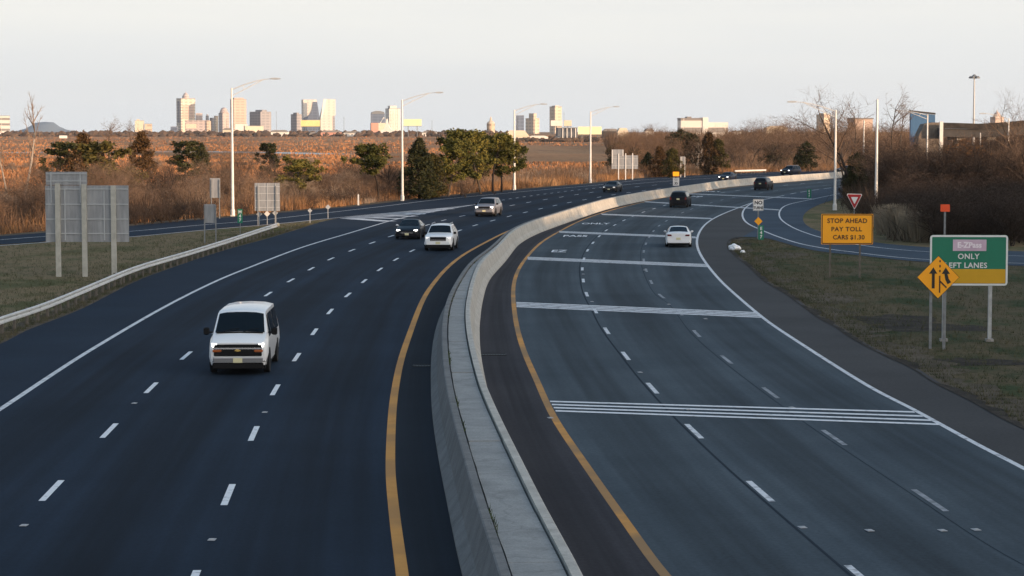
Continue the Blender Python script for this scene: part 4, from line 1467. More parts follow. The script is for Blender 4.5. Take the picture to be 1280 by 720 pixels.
diamond_marker(324, 267.5, 280.8, 3.6, 'leftmost of the three diamond markers under the ribbed sign back', M['sign_rib'])
diamond_marker(334, 267, 280.6, 3.8, 'middle one of the three diamond markers under the ribbed sign back', M['white_sign'])
diamond_marker(344, 266, 280.2, 3.6, 'rightmost of the three diamond markers under the ribbed sign back', M['sign_rib'])
diamond_marker(387.5, 263, 279, 2.9, 'diamond delineator on a post in the fork, nearer the sign backs', M['sign_rib'])
diamond_marker(410, 258.6, 273.2, 3.3, 'diamond delineator on a post at the tip of the grass fork', M['sign_rib'])
b = G(448, 256.5)
R = sign_root('marker_post', b, 'short pale marker post at the edge of the brush left of the second lamp', 'post')
MB().prism([(-.09, 0), (.09, 0), (.08, 1.15), (0, 1.22), (-.08, 1.15)], -.03, .03).build('blade', M['lamp_pole'], R, fix=True)


# green reference markers
def mile_marker(x, y0, y1, yb, w, label, txt):
    b = G(x, yb); K = 2800 / b.y
    pz = lambda y: CAM_H - (y - 162) / K
    R = sign_root('mile_marker', b, label, 'mile marker')
    panel(R, -w / 2 / K, w / 2 / K, pz(y1), pz(y0), M['green'], -.04, .02, .03)
    h = pz(y0) - pz(y1)
    for k, s in enumerate(txt):
        lettering(R, s, 0, pz(y0) - h * (.22 + .29 * k), h * .30, M['white_sign'], -.055, fw=.01)
    post(R, 0, 0, pz(y0) - .05, .05, .04, M['galv_dark'], 0)


mile_marker(300.3, 261, 278.5, 293.5, 6.2, 'green reference marker behind the guardrail, left of the ribbed sign back', 'M47')
mile_marker(951.2, 281.5, 299.5, 300.5, 7.0, 'green reference marker at the nose of the right grass island', 'E47')
mile_marker(1011.3, 236, 247.5, 249, 5.4, 'far green reference marker at the merging dashes of the ramp', 'E47')


# speed limit sign above the barrier
i = nearest(C_BL, G(845, 240)); b = C_BL[i].copy(); b.z = 1.0
b = at(845, 233.5, b.y + .1); K = 2800 / b.y; b.z = 1.0
R = sign_root('speed_limit_sign', b, 'small white speed limit sign mounted on the median barrier')
w = 7.9 / K; z0 = CAM_H - (232 - 162) / K - 1.0; z1 = CAM_H - (222 - 162) / K - 1.0
panel(R, -w / 2, w / 2, z0, z1, M['white_sign'], -.04, .02, .05)
border(R, -w / 2 + .03, w / 2 - .03, z0 + .03, z1 - .03, .02, M['black'], -.053, .04)
h = z1 - z0
lettering(R, 'SPEED', 0, z1 - h * .18, h * .19, M['black'], -.053)
lettering(R, 'LIMIT', 0, z1 - h * .36, h * .19, M['black'], -.053)
lettering(R, '35', 0, z0 + h * .30, h * .46, M['black'], -.053, fw=.015)
post(R, 0, 0, z1 - .1, .06, .05, M['galv_dark'], 0)

# the two signs on the nose of the island
b = G(947.5, 299); K = 2800 / b.y
pz = lambda y: CAM_H - (y - 162) / K
R = sign_root('no_turns_sign', b, 'white no turns sign above a small orange diamond on the island nose')
panel(R, -6.7 / K, 6.5 / K, pz(263.2), pz(248.8), M['white_sign'], -.04, .02, .05)
border(R, -6.3 / K, 6.1 / K, pz(262.8), pz(249.2), .025, M['black'], -.053, .04)
lettering(R, 'NO', 0, pz(253.2), 6.2 / K, M['black'], -.053, fw=.015)
lettering(R, 'TURNS', 0, pz(259.6), 4.6 / K, M['black'], -.053, sx=.82, fw=.01)
MB().prism([(0.3 / K, pz(281.5)), (5.4 / K, pz(276.3)), (.3 / K, pz(271)), (-4.8 / K, pz(276.3))], -.05, -.03).build('diamond', M['orange'], R, fix=True)
post(R, 0, 0, pz(249.5), .09, .07, M['galv_dark'], 0)

# yield sign
b = G(1068, 300); b = at(1068, 250, 186); K = 2800 / b.y; b.z = 0
R = sign_root('yield_sign', b, 'red and white triangular yield sign beside the ramp')
pz = lambda y: CAM_H - (y - 162) / K


def tri(s, y, m, name):
    # rounded triangle, point down
    c = (0, pz(249.3)); pts = [(-10.2 / K, pz(241.8)), (10.2 / K, pz(242.2)), (0.2 / K, pz(262))]
    out = []
    for k in range(3):
        p = pts[k]; q = pts[(k + 1) % 3]; r_ = pts[k - 1]
        for o in (r_, q):
            out.append((p[0] + (o[0] - p[0]) * .07, p[1] + (o[1] - p[1]) * .07))
    out = [(c[0] + (x - c[0]) * s, c[1] + (z - c[1]) * s) for x, z in out]
    return MB().prism(out, y - .006, y + .006).build(name, m, R, fix=True)


tri(1.0, 0, M['white_sign'], 'panel'); tri(.9, -.015, M['red_sign'], 'red_border'); tri(.44, -.03, M['white_sign'], 'white_center')
post(R, 0, 0, pz(243), .07, .05, M['galv_dark'], .05)

# stop ahead sign
b = G(1056, 347); K = 2800 / b.y
px = lambda x: (x - 1056) / K
pz = lambda y: CAM_H - (y - 162) / K
R = sign_root('toll_sign', b, 'orange sign reading stop ahead pay toll on two thin posts', rz=-.04)
panel(R, px(1026), px(1090.5), pz(305.2), pz(267.2), M['orange'], 0, .03, .05)
border(R, px(1026.6), px(1089.9), pz(304.6), pz(267.8), .05, M['brown_letter'], -.02, .05)
lettering(R, 'STOP AHEAD', px(1058.3), pz(276.0), 8.0 / K, M['brown_letter'], -.02, sx=1.0, spacing=1.06, fw=.008)
lettering(R, 'PAY TOLL', px(1057.5), pz(286.4), 7.6 / K, M['brown_letter'], -.02, sx=1.05, spacing=1.1, fw=.008)
lettering(R, 'CARS $1.30', px(1060.3), pz(296.6), 7.6 / K, M['brown_letter'], -.02, sx=1.0, spacing=1.05, fw=.008)
post(R, px(1037.5), min(0, pz(351)), pz(268), .10, .08, M['post_wood'], .06); post(R, px(1074.5), min(0, pz(342)), pz(268), .10, .08, M['post_wood'], .06)

# green guide sign
b = G(1208, 426.5); K = 2800 / b.y * 1.0
px = lambda x: (x - 1208) / K
pz = lambda y: CAM_H - (y - 162) / K
R = sign_root('guide_sign', b, 'green guide sign reading only left lanes with a yellow bottom band', rz=-.05)
x0, x1, zt, zb = px(1161), px(1258), pz(293.5), pz(357)
panel(R, x0, x1, zb, zt, M['green'], 0, .03, .12)
border(R, x0 + .005, x1 - .005, zb + .005, zt - .005, .075, M['white_sign'], -.018, .12)
panel(R, x0 + .09, x1 - .09, zb + .09, pz(336.2), M['yellow_sign'], -.019, .01, .04, name='yellow_band')
panel(R, px(1189.5), px(1231), pz(313.5), pz(299.2), M['pinkish'], -.02, .012, .01, name='logo_panel')
lettering(R, 'E-ZPass', px(1210), pz(306.4), 9.5 / K, M['pink_letter'], -.03, sx=1.0, fw=.012, name='logo')
lettering(R, 'ONLY', px(1209), pz(320.6), 9.4 / K, M['white_sign'], -.024, spacing=1.1, fw=.006)
lettering(R, 'LEFT LANES', px(1206), pz(331.8), 9.4 / K, M['white_sign'], -.024, spacing=1.08, fw=.006)
for x in (1180, 1237):
    post(R, px(x), 0, zt - .05, .14, .12, M['galv'], .09)
    MB().box((px(x), .09, .04), (.3, .3, .1)).build('post_base', M['concrete_grey'], R)

# merge diamond on its two posts
b = G(1171.5, 436); K = 2800 / b.y
px = lambda x: (x - 1171.5) / K
pz = lambda y: CAM_H - (y - 162) / K
R = sign_root('merge_sign', b, 'orange lane merge diamond with two black arrows in front of the guide sign', rz=-.03)
cz = pz(346.5); hw = 26.6 / K


def dia(s, y, m, name, t=.012):
    return MB().prism([(-hw * s, cz), (0, cz - hw * s * 1.02), (hw * s, cz), (0, cz + hw * s * 1.02)], y - t / 2, y + t / 2).build(name, m, R, fix=True)


dia(1.0, 0, M['black'], 'panel', .02); dia(.975, -.013, M['orange'], 'face')
ar = []
q = lambda x, y: (px(x), pz(y))
# straight arrow
ar.append([q(1163.6, 360.5), q(1167.2, 360.5), q(1167.2, 342), q(1170.3, 342), q(1165.3, 334), q(1160, 342), q(1163.6, 342)])
# curved arrow, merging from the right
ar.append([q(1183.2, 355.2), q(1187.6, 352.6), q(1184.6, 348.5), q(1183.0, 342.2), q(1186.0, 342.2), q(1180.8, 334), q(1175.8, 342.2), q(1179, 342.2), q(1180.4, 349.5)])
mb = MB()
for p in ar: mb.prism(p, -.028, -.021)
mb.build('arrow', M['black'], R, fix=True)
mb = MB()
for p in ([q(1172.6, 325), q(1174.4, 325), q(1174.4, 327.6), q(1172.6, 327.6)], [q(1172.6, 331), q(1174.4, 331), q(1174.4, 334), q(1172.6, 334)], [q(1172.6, 337.2), q(1174.4, 337.2), q(1174.4, 340), q(1172.6, 340)],
          [q(1172.6, 344.5), q(1174.2, 344.5), q(1174.2, 366), q(1172.6, 366)], [q(1174.2, 350.5), q(1182.5, 358.8), q(1181.3, 360.2), q(1174.2, 353.2)]):
    mb.prism(p, -.028, -.021)
mb.build('lane_line', M['brown_letter'], R, fix=True)
post(R, px(1163), 0, pz(352), .10, .07, M['galv_dark'], .06); post(R, px(1180), min(0, pz(445)), pz(352), .11, .07, M['galv_dark'], .06)

# orange plate on a pole behind the guide sign
b = G(1180, 352); K = 2800 / b.y
R = sign_root('marker_plate', b, 'small red orange plate on a thin pole above the guide sign', 'marker')
pz = lambda y: CAM_H - (y - 162) / K
panel(R, -5.8 / K, 5.8 / K, pz(264.3), pz(255.2), M['red_plate'], -.05, .02, .03)
post(R, 0, 0, pz(256), .10, .08, M['galv_dark'], 0)

# litter on the tip of the island
b = G(918, 312.5)
def crumple(loc, s, seed, label):
    bm = bmesh.new(); bmesh.ops.create_icosphere(bm, subdivisions=3, radius=1)
    for v in bm.verts:
        n = mnoise.noise(v.co * 1.7 + Vector((seed, 0, 0))) * .35 + mnoise.noise(v.co * 4 + Vector((seed, 3, 0))) * .18
        v.co *= 1 + n
        v.co = Vector((v.co.x * s[0], v.co.y * s[1], max(v.co.z, -.55) * s[2]))
    zmin = min(v.co.z for v in bm.verts)
    for v in bm.verts: v.co.z -= zmin
    me = bpy.data.meshes.new('litter_bag'); bm.to_mesh(me); bm.free(); me.materials.append(M['litter'])
    o = bpy.data.objects.new('litter_bag', me); COL.objects.link(o); o.location = loc
    tag(o, label, 'litter')


crumple((b.x, b.y, 0), (.42, .55, .26), 1.0, 'larger crumpled white bag lying on the tip of the right grass island')
b = G(928.5, 316); crumple((b.x, b.y, 0), (.16, .18, .12), 5.0, 'smaller white scrap beside the bag on the island tip')

# ================================================================== vegetation
def sliver(mb, a, b, w, rr, mi=0):
    d = (b - a)
    s = Vector((rr.gauss(0, 1), rr.gauss(0, 1), rr.gauss(0, .6)))
    s = d.cross(s)
    if s.length < 1e-6: return
    s = s.normalized() * w
    mb.add([a - s, a + s, b + s * .35, b - s * .35], [(0, 1, 2, 3)], mi)


def bare_tree(seed, H=10.0, spread=.42, stems=1, lean=0.0, twigs=1.0, trunk_h=.3, up=.55, r0=None, levels=3):
    """trunk mesh builder and crown mesh builder of a leafless tree"""
    rr = random.Random(seed)
    T = MB(); C = MB()
    r0 = r0 or H * .016

    def path(a, d, L, n, wob, grav):
        pts = [a]; dd = d.normalized()
        for k in range(n):
            dd = (dd + Vector((rr.gauss(0, wob), rr.gauss(0, wob), rr.gauss(0, wob * .6) + grav))).normalized()
            pts.append(pts[-1] + dd * (L / n))
        return pts

    def grow(a, d, L, r, lev):
        pts = path(a, d, L, 4 if lev < 2 else 3, .16, .05)
        if lev == 0:
            T.tube(pts, [r, r * .8, r * .62, r * .45, r * .25][:len(pts)], 7)
        elif lev < 2:
            C.tube(pts, [r * (1 - .8 * k / (len(pts) - 1)) for k in range(len(pts))], 4, caps=False)
        else:
            for k in range(len(pts) - 1):
                sliver(C, pts[k], pts[k + 1], max(.011, r * (1 - .3 * k)), rr)
        if lev >= levels: return
        n = {0: int(11 + 3 * twigs), 1: int(7 * twigs) + 2, 2: int(6 * twigs) + 1}.get(lev, 3)
        for k in range(n):
            t = rr.uniform(trunk_h if lev == 0 else .2, 1.0)
            f = t * (len(pts) - 1); i = min(int(f), len(pts) - 2)
            p = pts[i].lerp(pts[i + 1], f - i); dd = (pts[i + 1] - pts[i]).normalized()
            az = rr.uniform(0, 2 * pi)
            o = Vector((cos(az), sin(az), 0)); o = (o - dd * o.dot(dd))
            if o.length < .1: continue
            o.normalize()
            nd = (dd * up + o * rr.uniform(.6, 1.1) + Vector((0, 0, .25))).normalized()
            grow(p, nd, L * rr.uniform(.32, .55) * (1.15 - .5 * t if lev == 0 else 1.0) * (spread / .42), r * .45 * (1.1 - .5 * t), lev + 1)
    for s in range(stems):
        a = Vector((rr.uniform(-.3, .3) * (stems > 1), rr.uniform(-.3, .3) * (stems > 1), 0))
        d = Vector((lean + rr.gauss(0, .12 + .12 * (stems > 1)), rr.gauss(0, .12), 1))
        grow(a, d, H * rr.uniform(.78, .9), r0 * (1 if stems == 1 else .7), 0)
    return T, C


def leaf_blob(mb, c, rx, rz, n, size, rr, mi=0, shell=.55):
    for k in range(n):
        while True:
            v = Vector((rr.uniform(-1, 1), rr.uniform(-1, 1), rr.uniform(-1, 1)))
            l = v.length
            if .05 < l < 1: break
        v = v * (shell + (1 - shell) * rr.random()) if rr.random() < .7 else v
        p = Vector((c[0] + v.x * rx, c[1] + v.y * rx, c[2] + v.z * rz))
        s = size * rr.uniform(.6, 1.3)
        a = Vector((rr.gauss(0, 1), rr.gauss(0, 1), rr.gauss(0, .7))).normalized()
        b = a.cross(Vector((rr.gauss(0, 1), rr.gauss(0, 1), rr.gauss(0, 1)))).normalized()
        mb.add([p - a * s, p + b * s * .45, p + a * s, p - b * s * .45], [(0, 1, 2, 3)], mi)


def pine(seed, H=8.0, flat=True, lean=.05, low=.45, wide=.34, dens=1.0):
    rr = random.Random(seed); T = MB(); C = MB()
    p = [Vector((0, 0, 0))]; d = Vector((lean, rr.gauss(0, .05), 1)).normalized()
    for k in range(6):
        d = (d + Vector((rr.gauss(0, .07), rr.gauss(0, .07), .05))).normalized(); p.append(p[-1] + d * (H * .93 / 6))
    T.tube(p, [H * .021 * (1 - .12 * k) for k in range(7)], 7)
    nb = 20
    for k in range(nb):
        t = low + (1 - low) * (k + rr.random()) / nb
        f = t * 6; i = min(int(f), 5); q = p[i].lerp(p[i + 1], f - i)
        az = rr.uniform(0, 2 * pi)
        ln = H * wide * (1.0 - .55 * max(0, (t - .75) / .25)) * rr.uniform(.45, 1.0) * (.75 if t < low + .15 else 1)
        e = q + Vector((cos(az) * ln, sin(az) * ln, ln * rr.uniform(.1, .5)))
        m = q.lerp(e, .55) + Vector((0, 0, -.06 * ln))
        T.tube([q, m, e], [.05, .035, .015], 4, caps=False)
        for j in range(3):
            c = q.lerp(e, .45 + .27 * j) + Vector((rr.gauss(0, .18), rr.gauss(0, .18), .12))
            leaf_blob(C, c, H * .075 * rr.uniform(.8, 1.3), H * .058 * rr.uniform(.8, 1.4), int(54 * dens), .19, rr)
    for j in range(5):
        c = p[-1] + Vector((rr.gauss(0, H * .09), rr.gauss(0, H * .09), rr.uniform(-.03, .07) * H))
        leaf_blob(C, c, H * .095, H * .07, int(70 * dens), .19, rr)
    return T, C


def cedar(seed, H=7.0, wide=.30, round_=.5, dens=1.0):
    rr = random.Random(seed); T = MB(); C = MB()
    T.tube([(0, 0, 0), (0, 0, H * .5), (0, 0, H * .9)], [H * .022, H * .014, .02], 6)
    for k in range(int(250 * dens)):
        t = rr.random() ** .95
        z = .04 + .94 * t
        az = rr.uniform(0, 2 * pi)
        R = wide * H * (1 - t) ** round_ * (.55 + .45 * min(1, t / .18)) * (1 + .75 * mnoise.noise(Vector((cos(az) * 1.3, sin(az) * 1.3, t * 4 + seed * 7)))); q = R * sqrt(rr.uniform(.05, 1.1))
        leaf_blob(C, (cos(az) * q, sin(az) * q, z * H), H * .062, H * .075, 36, .15, rr)
    leaf_blob(C, (0, 0, H * .97), H * .03, H * .06, 40, .12, rr)
    return T, C


def tree_thing(name, tc, mt, mc, label, cat='tree', group=None):
    r = empty(name, (0, 0, 0), 0, label, cat, group)
    tc[0].build('trunk', M[mt], r)
    tc[1].build('crown', M[mc], r)
    return r


USED = set()


def put(src, x, yb, yt, label=None, group=None, rz=None, H=None, wide=1.0, D=None):
    """stand a copy of src (nominal height src['h']) with its foot at pixel x, yb and its top at row yt"""
    if D is None:
        p = G(x, yb)
        D = p.y
    p = at(x, yb, D)
    z = land_z(p.x, p.y) if yb < 300 or True else 0
    top = at(x, yt, D).z
    s = (top - z) / NOM[src.name]
    rr = random.Random(int(x * 7 + yt * 13))
    rz = rr.uniform(0, 6.28) if rz is None else rz
    sc = (s * wide, s * wide, s)
    if src.name not in USED:
        USED.add(src.name)
        CH[src.name] = list(src.children)
        src.location = (p.x, p.y, z); src.rotation_euler = (0, 0, rz); src.scale = sc
        if label: src['label'] = label
        if group: src['group'] = group
        return src
    return copy_tree(src, (p.x, p.y, z), rz, sc, label, group)


NOM = {}


def proto(name, tc, mt, mc, H, label, cat='tree', group=None):
    o = tree_thing(name, tc, mt, mc, label, cat, group)
    zmax = max(v[2] for v in tc[1].v + tc[0].v)
    NOM[o.name] = zmax
    return o


# ---- evergreens beside the road
pA = proto('pine_tree', pine(1, lean=-.08, wide=.56, low=.40, dens=1.4), 'bark', 'pine', 8, 'x')
put(pA, 375, 254, 192.5, 'low spreading pine behind the ribbed sign back', wide=1.25, rz=.4)
pB = proto('pine_tree', pine(5, low=.52, wide=.48, dens=1.4), 'bark_dark', 'pine', 8, 'x')
put(pB, 473, 251.5, 177.5, 'flat topped pine left of the second lamp pole', wide=1.05, rz=1.0)
cA = proto('cedar_tree', cedar(2, wide=.30, round_=.62, dens=.9), 'bark_dark', 'cedar', 7, 'x')
put(cA, 524, 249, 169.5, 'tall dark cedar just right of the second lamp pole', wide=1.2)
cB = proto('cedar_tree', cedar(3, wide=.30, round_=.45), 'bark_dark', 'cedar_olive', 7, 'x')
put(cB, 541, 247, 190, 'shorter olive cedar against the dark cedar', wide=1.2)
pC = proto('pine_tree', pine(8, low=.28, wide=.40, dens=1.5), 'bark', 'pine', 8, 'x')
pD = proto('pine_tree', pine(13, low=.32, wide=.42, dens=1.5), 'bark_dark', 'pine', 8, 'x')
put(pC, 560, 245.5, 171, 'leftmost pine of the roadside grove', 'pines of the roadside grove', rz=.2)
put(pD, 577, 244.5, 158.5, 'broad topped pine in the left half of the grove', 'pines of the roadside grove', rz=2.0, wide=1.1)
put(pC, 601, 242.5, 160.5, 'tall pine in the middle of the roadside grove', 'pines of the roadside grove', rz=3.3, wide=.95)
put(pB, 616, 241, 164, 'pale trunked pine right of the middle of the grove', 'pines of the roadside grove', rz=4.4)
put(pD, 627, 240, 169, 'rightmost pine of the grove beside the third lamp', 'pines of the roadside grove', rz=5.2, wide=.95)
put(pC, 590, 239, 166, 'rear pine between the taller grove pines', 'pines of the roadside grove', rz=5.9)
put(pA, 642, 236, 172, 'small pine leaning out of the right end of the grove', 'pines of the roadside grove', rz=2.4, wide=.8)
pE = proto('pine_tree', pine(21, H=7, low=.10, wide=.42, dens=1.3, lean=.02), 'bark_dark', 'pine_dark', 7, 'x')
pF = proto('pine_tree', pine(25, H=7, low=.12, wide=.40, dens=1.3, lean=-.02), 'bark_dark', 'cedar_olive', 7, 'x')
cC = proto('cedar_tree', cedar(7, wide=.34, round_=.55, dens=.75), 'bark_dark', 'cedar_rust', 7, 'x')
cD = proto('cedar_tree', cedar(9, wide=.40, round_=.4, dens=.8), 'bark_dark', 'cedar', 7, 'x')
put(cC, 105, 246, 161.5, 'rusty brown cedar above the stepped sign back', wide=.9)
put(pE, 88, 238, 176, 'dark low evergreen left of the rusty cedar', wide=1.2)
put(pF, 136, 254, 174.5, 'yellow green conifer right of the rusty cedar', wide=1.3)
put(cC, 178, 232, 160, 'brown conifer standing between the sign back and the first lamp', wide=.9)
put(pE, 231, 221, 175, 'dark bushy evergreen on the marsh left of the first lamp', wide=1.3)
put(cA, 252, 214, 176.5, 'small dark cedar beside the bushy evergreen on the marsh', wide=1.0)
put(pE, 339, 214, 178, 'ragged dark evergreen in the marsh right of the first lamp', wide=1.2)
put(cC, 824, 221, 181, 'rusty cedar right of the far sign backs', wide=1.15)
put(cB, 840, 222, 184, 'green cedar above the low orange sign', wide=1.25)
put(cA, 810, 219, 189, 'dark cedar left of the rusty cedar by the far signs', wide=1.3)
put(cC, 886, 218, 162.5, 'tall rust green cedar in the far woods', wide=.95)
put(cB, 897, 216, 172, 'olive cedar leaning on the tall rust green cedar', wide=1.05)
put(cD, 851, 212, 160.5, 'dark mass of a cedar behind the green cedar', wide=1.5, D=520)
put(cA, 867, 210, 166, 'dark cedar right behind the white dead tree', wide=1.5, D=520)
put(cD, 775, 208, 175.5, 'dark cedar top above the far sign backs', wide=1.6, D=520)
put(cD, 792, 208, 183, 'small dark cedar beside the far sign backs', wide=1.5, D=500)
put(cD, 967, 205, 178, 'middle sized dark cedar on the brown slope', wide=1.3, D=520)
put(cD, 986, 200, 176, 'smallest dark cedar on the brown slope', wide=.9, D=640)
put(cD, 1008, 214, 175.5, 'round dark cedar near the sunlit end of the barrier', wide=1.15)
put(cA, 999, 213, 186, 'dark shrubby cedar leaning on the round dark cedar', wide=1.3)
put(cD, 1071, 251, 189, 'dark cedar at the edge of the ramp infield', wide=.85)
put(cA, 1062, 246, 206, 'lower dark cedar beside the infield cedar', wide=1.2)
put(cA, 1138, 268, 186, 'dark cedar below the blue panel', wide=.9, D=270)

# ---- leafless trees
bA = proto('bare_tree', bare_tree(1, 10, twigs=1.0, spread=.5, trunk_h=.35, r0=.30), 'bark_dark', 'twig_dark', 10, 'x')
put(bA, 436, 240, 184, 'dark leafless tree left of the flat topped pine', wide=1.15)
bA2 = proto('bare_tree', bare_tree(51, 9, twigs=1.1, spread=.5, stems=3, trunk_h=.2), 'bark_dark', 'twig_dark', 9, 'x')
bB = proto('bare_tree', bare_tree(2, 12, twigs=.75, spread=.26, trunk_h=.45, r0=.26), 'bark_pale', 'twig_pale', 12, 'x', )
put(bB, 28, 262, 113.5, 'tall slim pale birch at the left edge of the picture', wide=.5)
put(bB, 11, 258, 148, 'thin birch left of the tall pale birch', wide=.5)
bC = proto('bare_tree', bare_tree(3, 10, twigs=1.05, spread=.5, stems=2), 'bark', 'twig', 10, 'x')
bD = proto('bare_tree', bare_tree(4, 10, twigs=1.1, spread=.45, stems=3, trunk_h=.2), 'bark', 'twig', 10, 'x')
bE = proto('bare_tree', bare_tree(6, 10, twigs=1.0, spread=.5, stems=2, trunk_h=.2), 'bark', 'brush', 10, 'x')
bF = proto('bare_tree', bare_tree(9, 12, twigs=1.1, spread=.5, lean=-.22, trunk_h=.35), 'bark_dark', 'twig', 12, 'x')
bG = proto('bare_tree', bare_tree(12, 12, twigs=.8, spread=.34, trunk_h=.35, stems=2), 'bark', 'twig', 12, 'x')
bH = proto('leafless_shrub', bare_tree(15, 8, twigs=.9, spread=.45, stems=4, trunk_h=.15), 'bark_dark', 'twig_dark', 8, 'x')
bS = proto('leafless_shrub', bare_tree(41, 6, twigs=1.0, spread=.5, stems=3, trunk_h=.15), 'bark', 'twig', 6, 'x')
bT = proto('leafless_shrub', bare_tree(43, 6, twigs=1.0, spread=.52, stems=4, trunk_h=.15), 'bark', 'brush_pale', 6, 'x')
bU = proto('leafless_shrub', bare_tree(47, 6, twigs=1.0, spread=.5, stems=3, trunk_h=.15), 'bark_dark', 'brush', 6, 'x')
bW = proto('bare_tree', bare_tree(18, 8, twigs=.3, spread=.4, stems=2, trunk_h=.3, levels=2, r0=.22), 'bark_pale', 'bark_pale', 8, 'x')
put(bW, 873, 214, 177, 'white dead tree before the dark cedars', wide=.9)
put(bF, 1071, 250, 103, 'tall leaning bare tree beside the right lamp poles', wide=1.15, rz=0)
put(bG, 1057, 240, 116, 'bare tree crossing the tall leaning tree', wide=.9, D=285)
put(bG, 1117, 250, 104, 'slender bare tree right of the tall bare pole', wide=.95, D=262)
put(bF, 1281, 262, 106, 'bare tree at the right edge above the overpass', wide=.7, D=250, rz=.5)
put(bG, 135, 210, 142, 'far leafless tree on the skyline above the yellow green conifer', wide=1.2, D=560)
put(bG, 168, 210, 144, 'far thin leafless tree below the low white building', wide=1.0, D=560)
put(bC, 196, 258, 196, 'leafless tree right of the stepped sign back', wide=1.1)
put(bC, 272, 258, 200, 'leafless tree behind the tall narrow sign back', wide=1.1)
put(bD, 155, 262, 206, 'bushy leafless tree beside the stepped sign back', wide=1.1)
put(bE, 300, 245, 168, 'reddish leafless tree just right of the first lamp', wide=.9, D=330)
put(bE, 283, 240, 176, 'reddish leafless tree just left of the first lamp', wide=1.0, D=330)

rw = random.Random(21)
g = 'leafless shrubs along the far road edge'
for x, yb, yt in ((60, 270, 226), (118, 268, 224), (240, 258, 208), (318, 262, 214), (398, 251, 206), (412, 244, 214), (455, 247, 206), (497, 244, 212), (352, 256, 216), (8, 280, 228)):
    put(rw.choice([bS, bT, bU]), x + rw.uniform(-3, 3), yb, yt, 'brown leafless shrub in the brush along the far road edge', g, wide=rw.uniform(1.1, 1.5))
for k in range(34):
    x = -10 + 540 * (k + rw.random()) / 34
    yb = lerp_table([(0, 290), (160, 277), (300, 266), (440, 254), (540, 244)], x) - rw.uniform(2, 16)
    put(rw.choice([bS, bT, bU]), x, yb, yb - rw.uniform(26, 46), 'brown leafless shrub in the brush along the far road edge', g, wide=rw.uniform(1.2, 1.8))
g = 'dark shrubs in the roadside brush'
for x, yb, yt in ((38, 281, 222), (50, 279, 226), (24, 283, 232), (64, 280, 232), (170, 281, 253), (180, 280, 250), (192, 279.5, 246), (202, 278.5, 248), (212, 278, 244), (222, 277.5, 249), (232, 276.5, 246), (243, 275.5, 249), (252, 275, 252), (310, 269, 244), (298, 270, 250), (8, 286, 246), (448, 254, 232), (484, 250, 224), (510, 248, 222), (412, 258, 231), (428, 256, 228), (440, 255, 232), (502, 248, 216), (390, 262, 238), (265, 271, 246)):
    put(bH, x, yb, yt, 'dark low leafless shrub at the foot of the roadside brush', g, wide=1.7)
g = 'scrub bushes scattered over the marsh'
for k in range(100):
    x = rw.uniform(-20, 640); D = 1 / rw.uniform(1 / 1150, 1 / 265)
    z0 = at(x, 200, D)
    yb = 162 + 9.9 * 2800 / D
    put(rw.choice([bS, bT, bU, bH, bH]), x, yb, yb - rw.uniform(1.6, 4.2) * 2800 / D, 'leafless scrub bush standing in the rust brown marsh grass', g, wide=rw.uniform(1.2, 2.0), D=D)
g = 'leafless trees along the far left roadside'
for x, yb, yt in ((52, 262, 190), (84, 258, 196), (122, 260, 186), (160, 258, 184), (205, 250, 192), (222, 262, 204), (262, 250, 190), (330, 250, 182), (350, 248, 196), (412, 246, 190), (455, 246, 196), (552, 243, 196), (610, 240, 196), (585, 242, 200), *[(xx + rw.uniform(-7, 7), lerp_table([(0, 284), (160, 272), (300, 262), (440, 251), (560, 243)], xx) - rw.uniform(0, 9), lerp_table([(0, 208), (160, 204), (300, 202), (560, 200)], xx) + rw.uniform(-14, 16)) for xx in range(0, 560, 22)]):
    put(rw.choice([bC, bD, bC, bA]), x, yb, yt, 'thin leafless tree among the brush along the far left roadside', g, wide=rw.uniform(.8, 1.3))
g = 'leafless trees of the far brown woods'
for k in range(66):
    x = 770 + 385 * (k + rw.random()) / 66
    D = rw.choice([470, 520, 600, 700]) * rw.uniform(.95, 1.08)
    top = lerp_table([(770, 167), (800, 153), (830, 158), (850, 161), (900, 159), (950, 149), (1000, 148), (1040, 152), (1100, 148), (1155, 158)], x) + rw.uniform(-9, 5) + (6 if D < 560 else 0)
    put(rw.choice([bC, bD, bE, bE]), x, 208, top, 'brown leafless tree in the far woods behind the sunlit road edge', g, wide=rw.uniform(.95, 1.4), D=D)
g = 'leafless trees of the right woods'
for k in range(84):
    x = rw.uniform(1085, 1300); D = rw.uniform(215, 330)
    top = lerp_table([(1085, 168), (1130, 170), (1165, 182), (1185, 168), (1230, 166), (1265, 170), (1300, 160)], x) + rw.uniform(-9, 16)
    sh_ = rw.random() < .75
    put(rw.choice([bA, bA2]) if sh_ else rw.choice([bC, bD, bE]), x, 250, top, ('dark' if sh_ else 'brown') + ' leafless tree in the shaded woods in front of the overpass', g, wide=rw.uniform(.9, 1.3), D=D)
oak_tc = bare_tree(31, 8, twigs=.5, spread=.5, levels=2)
ro = random.Random(8)
for k in range(46):
    a = ro.uniform(0, 2 * pi); q = 2.6 * sqrt(ro.random()); z = ro.uniform(2.2, 7.2)
    leaf_blob(oak_tc[1], (cos(a) * q * (1 - abs(z - 4.6) / 4.5), sin(a) * q * (1 - abs(z - 4.6) / 4.5), z), .6, .5, 26, .13, ro)
oak = proto('oak_tree', oak_tc, 'bark_dark', 'rust_leaf', 8, 'x')
put(oak, 1192, 240, 170, 'oak that keeps rusty leaves before the left end of the overpass', wide=1.2, D=255)
put(oak, 1207, 240, 163, 'taller rusty leaved oak before the overpass', wide=1.1, D=290)
put(oak, 1222, 240, 172, 'rightmost rusty leaved oak under the overpass edge', wide=1.3, D=262)
put(oak, 1128, 240, 170, 'rusty leaved oak left of the blue panel', wide=1.1, D=290)
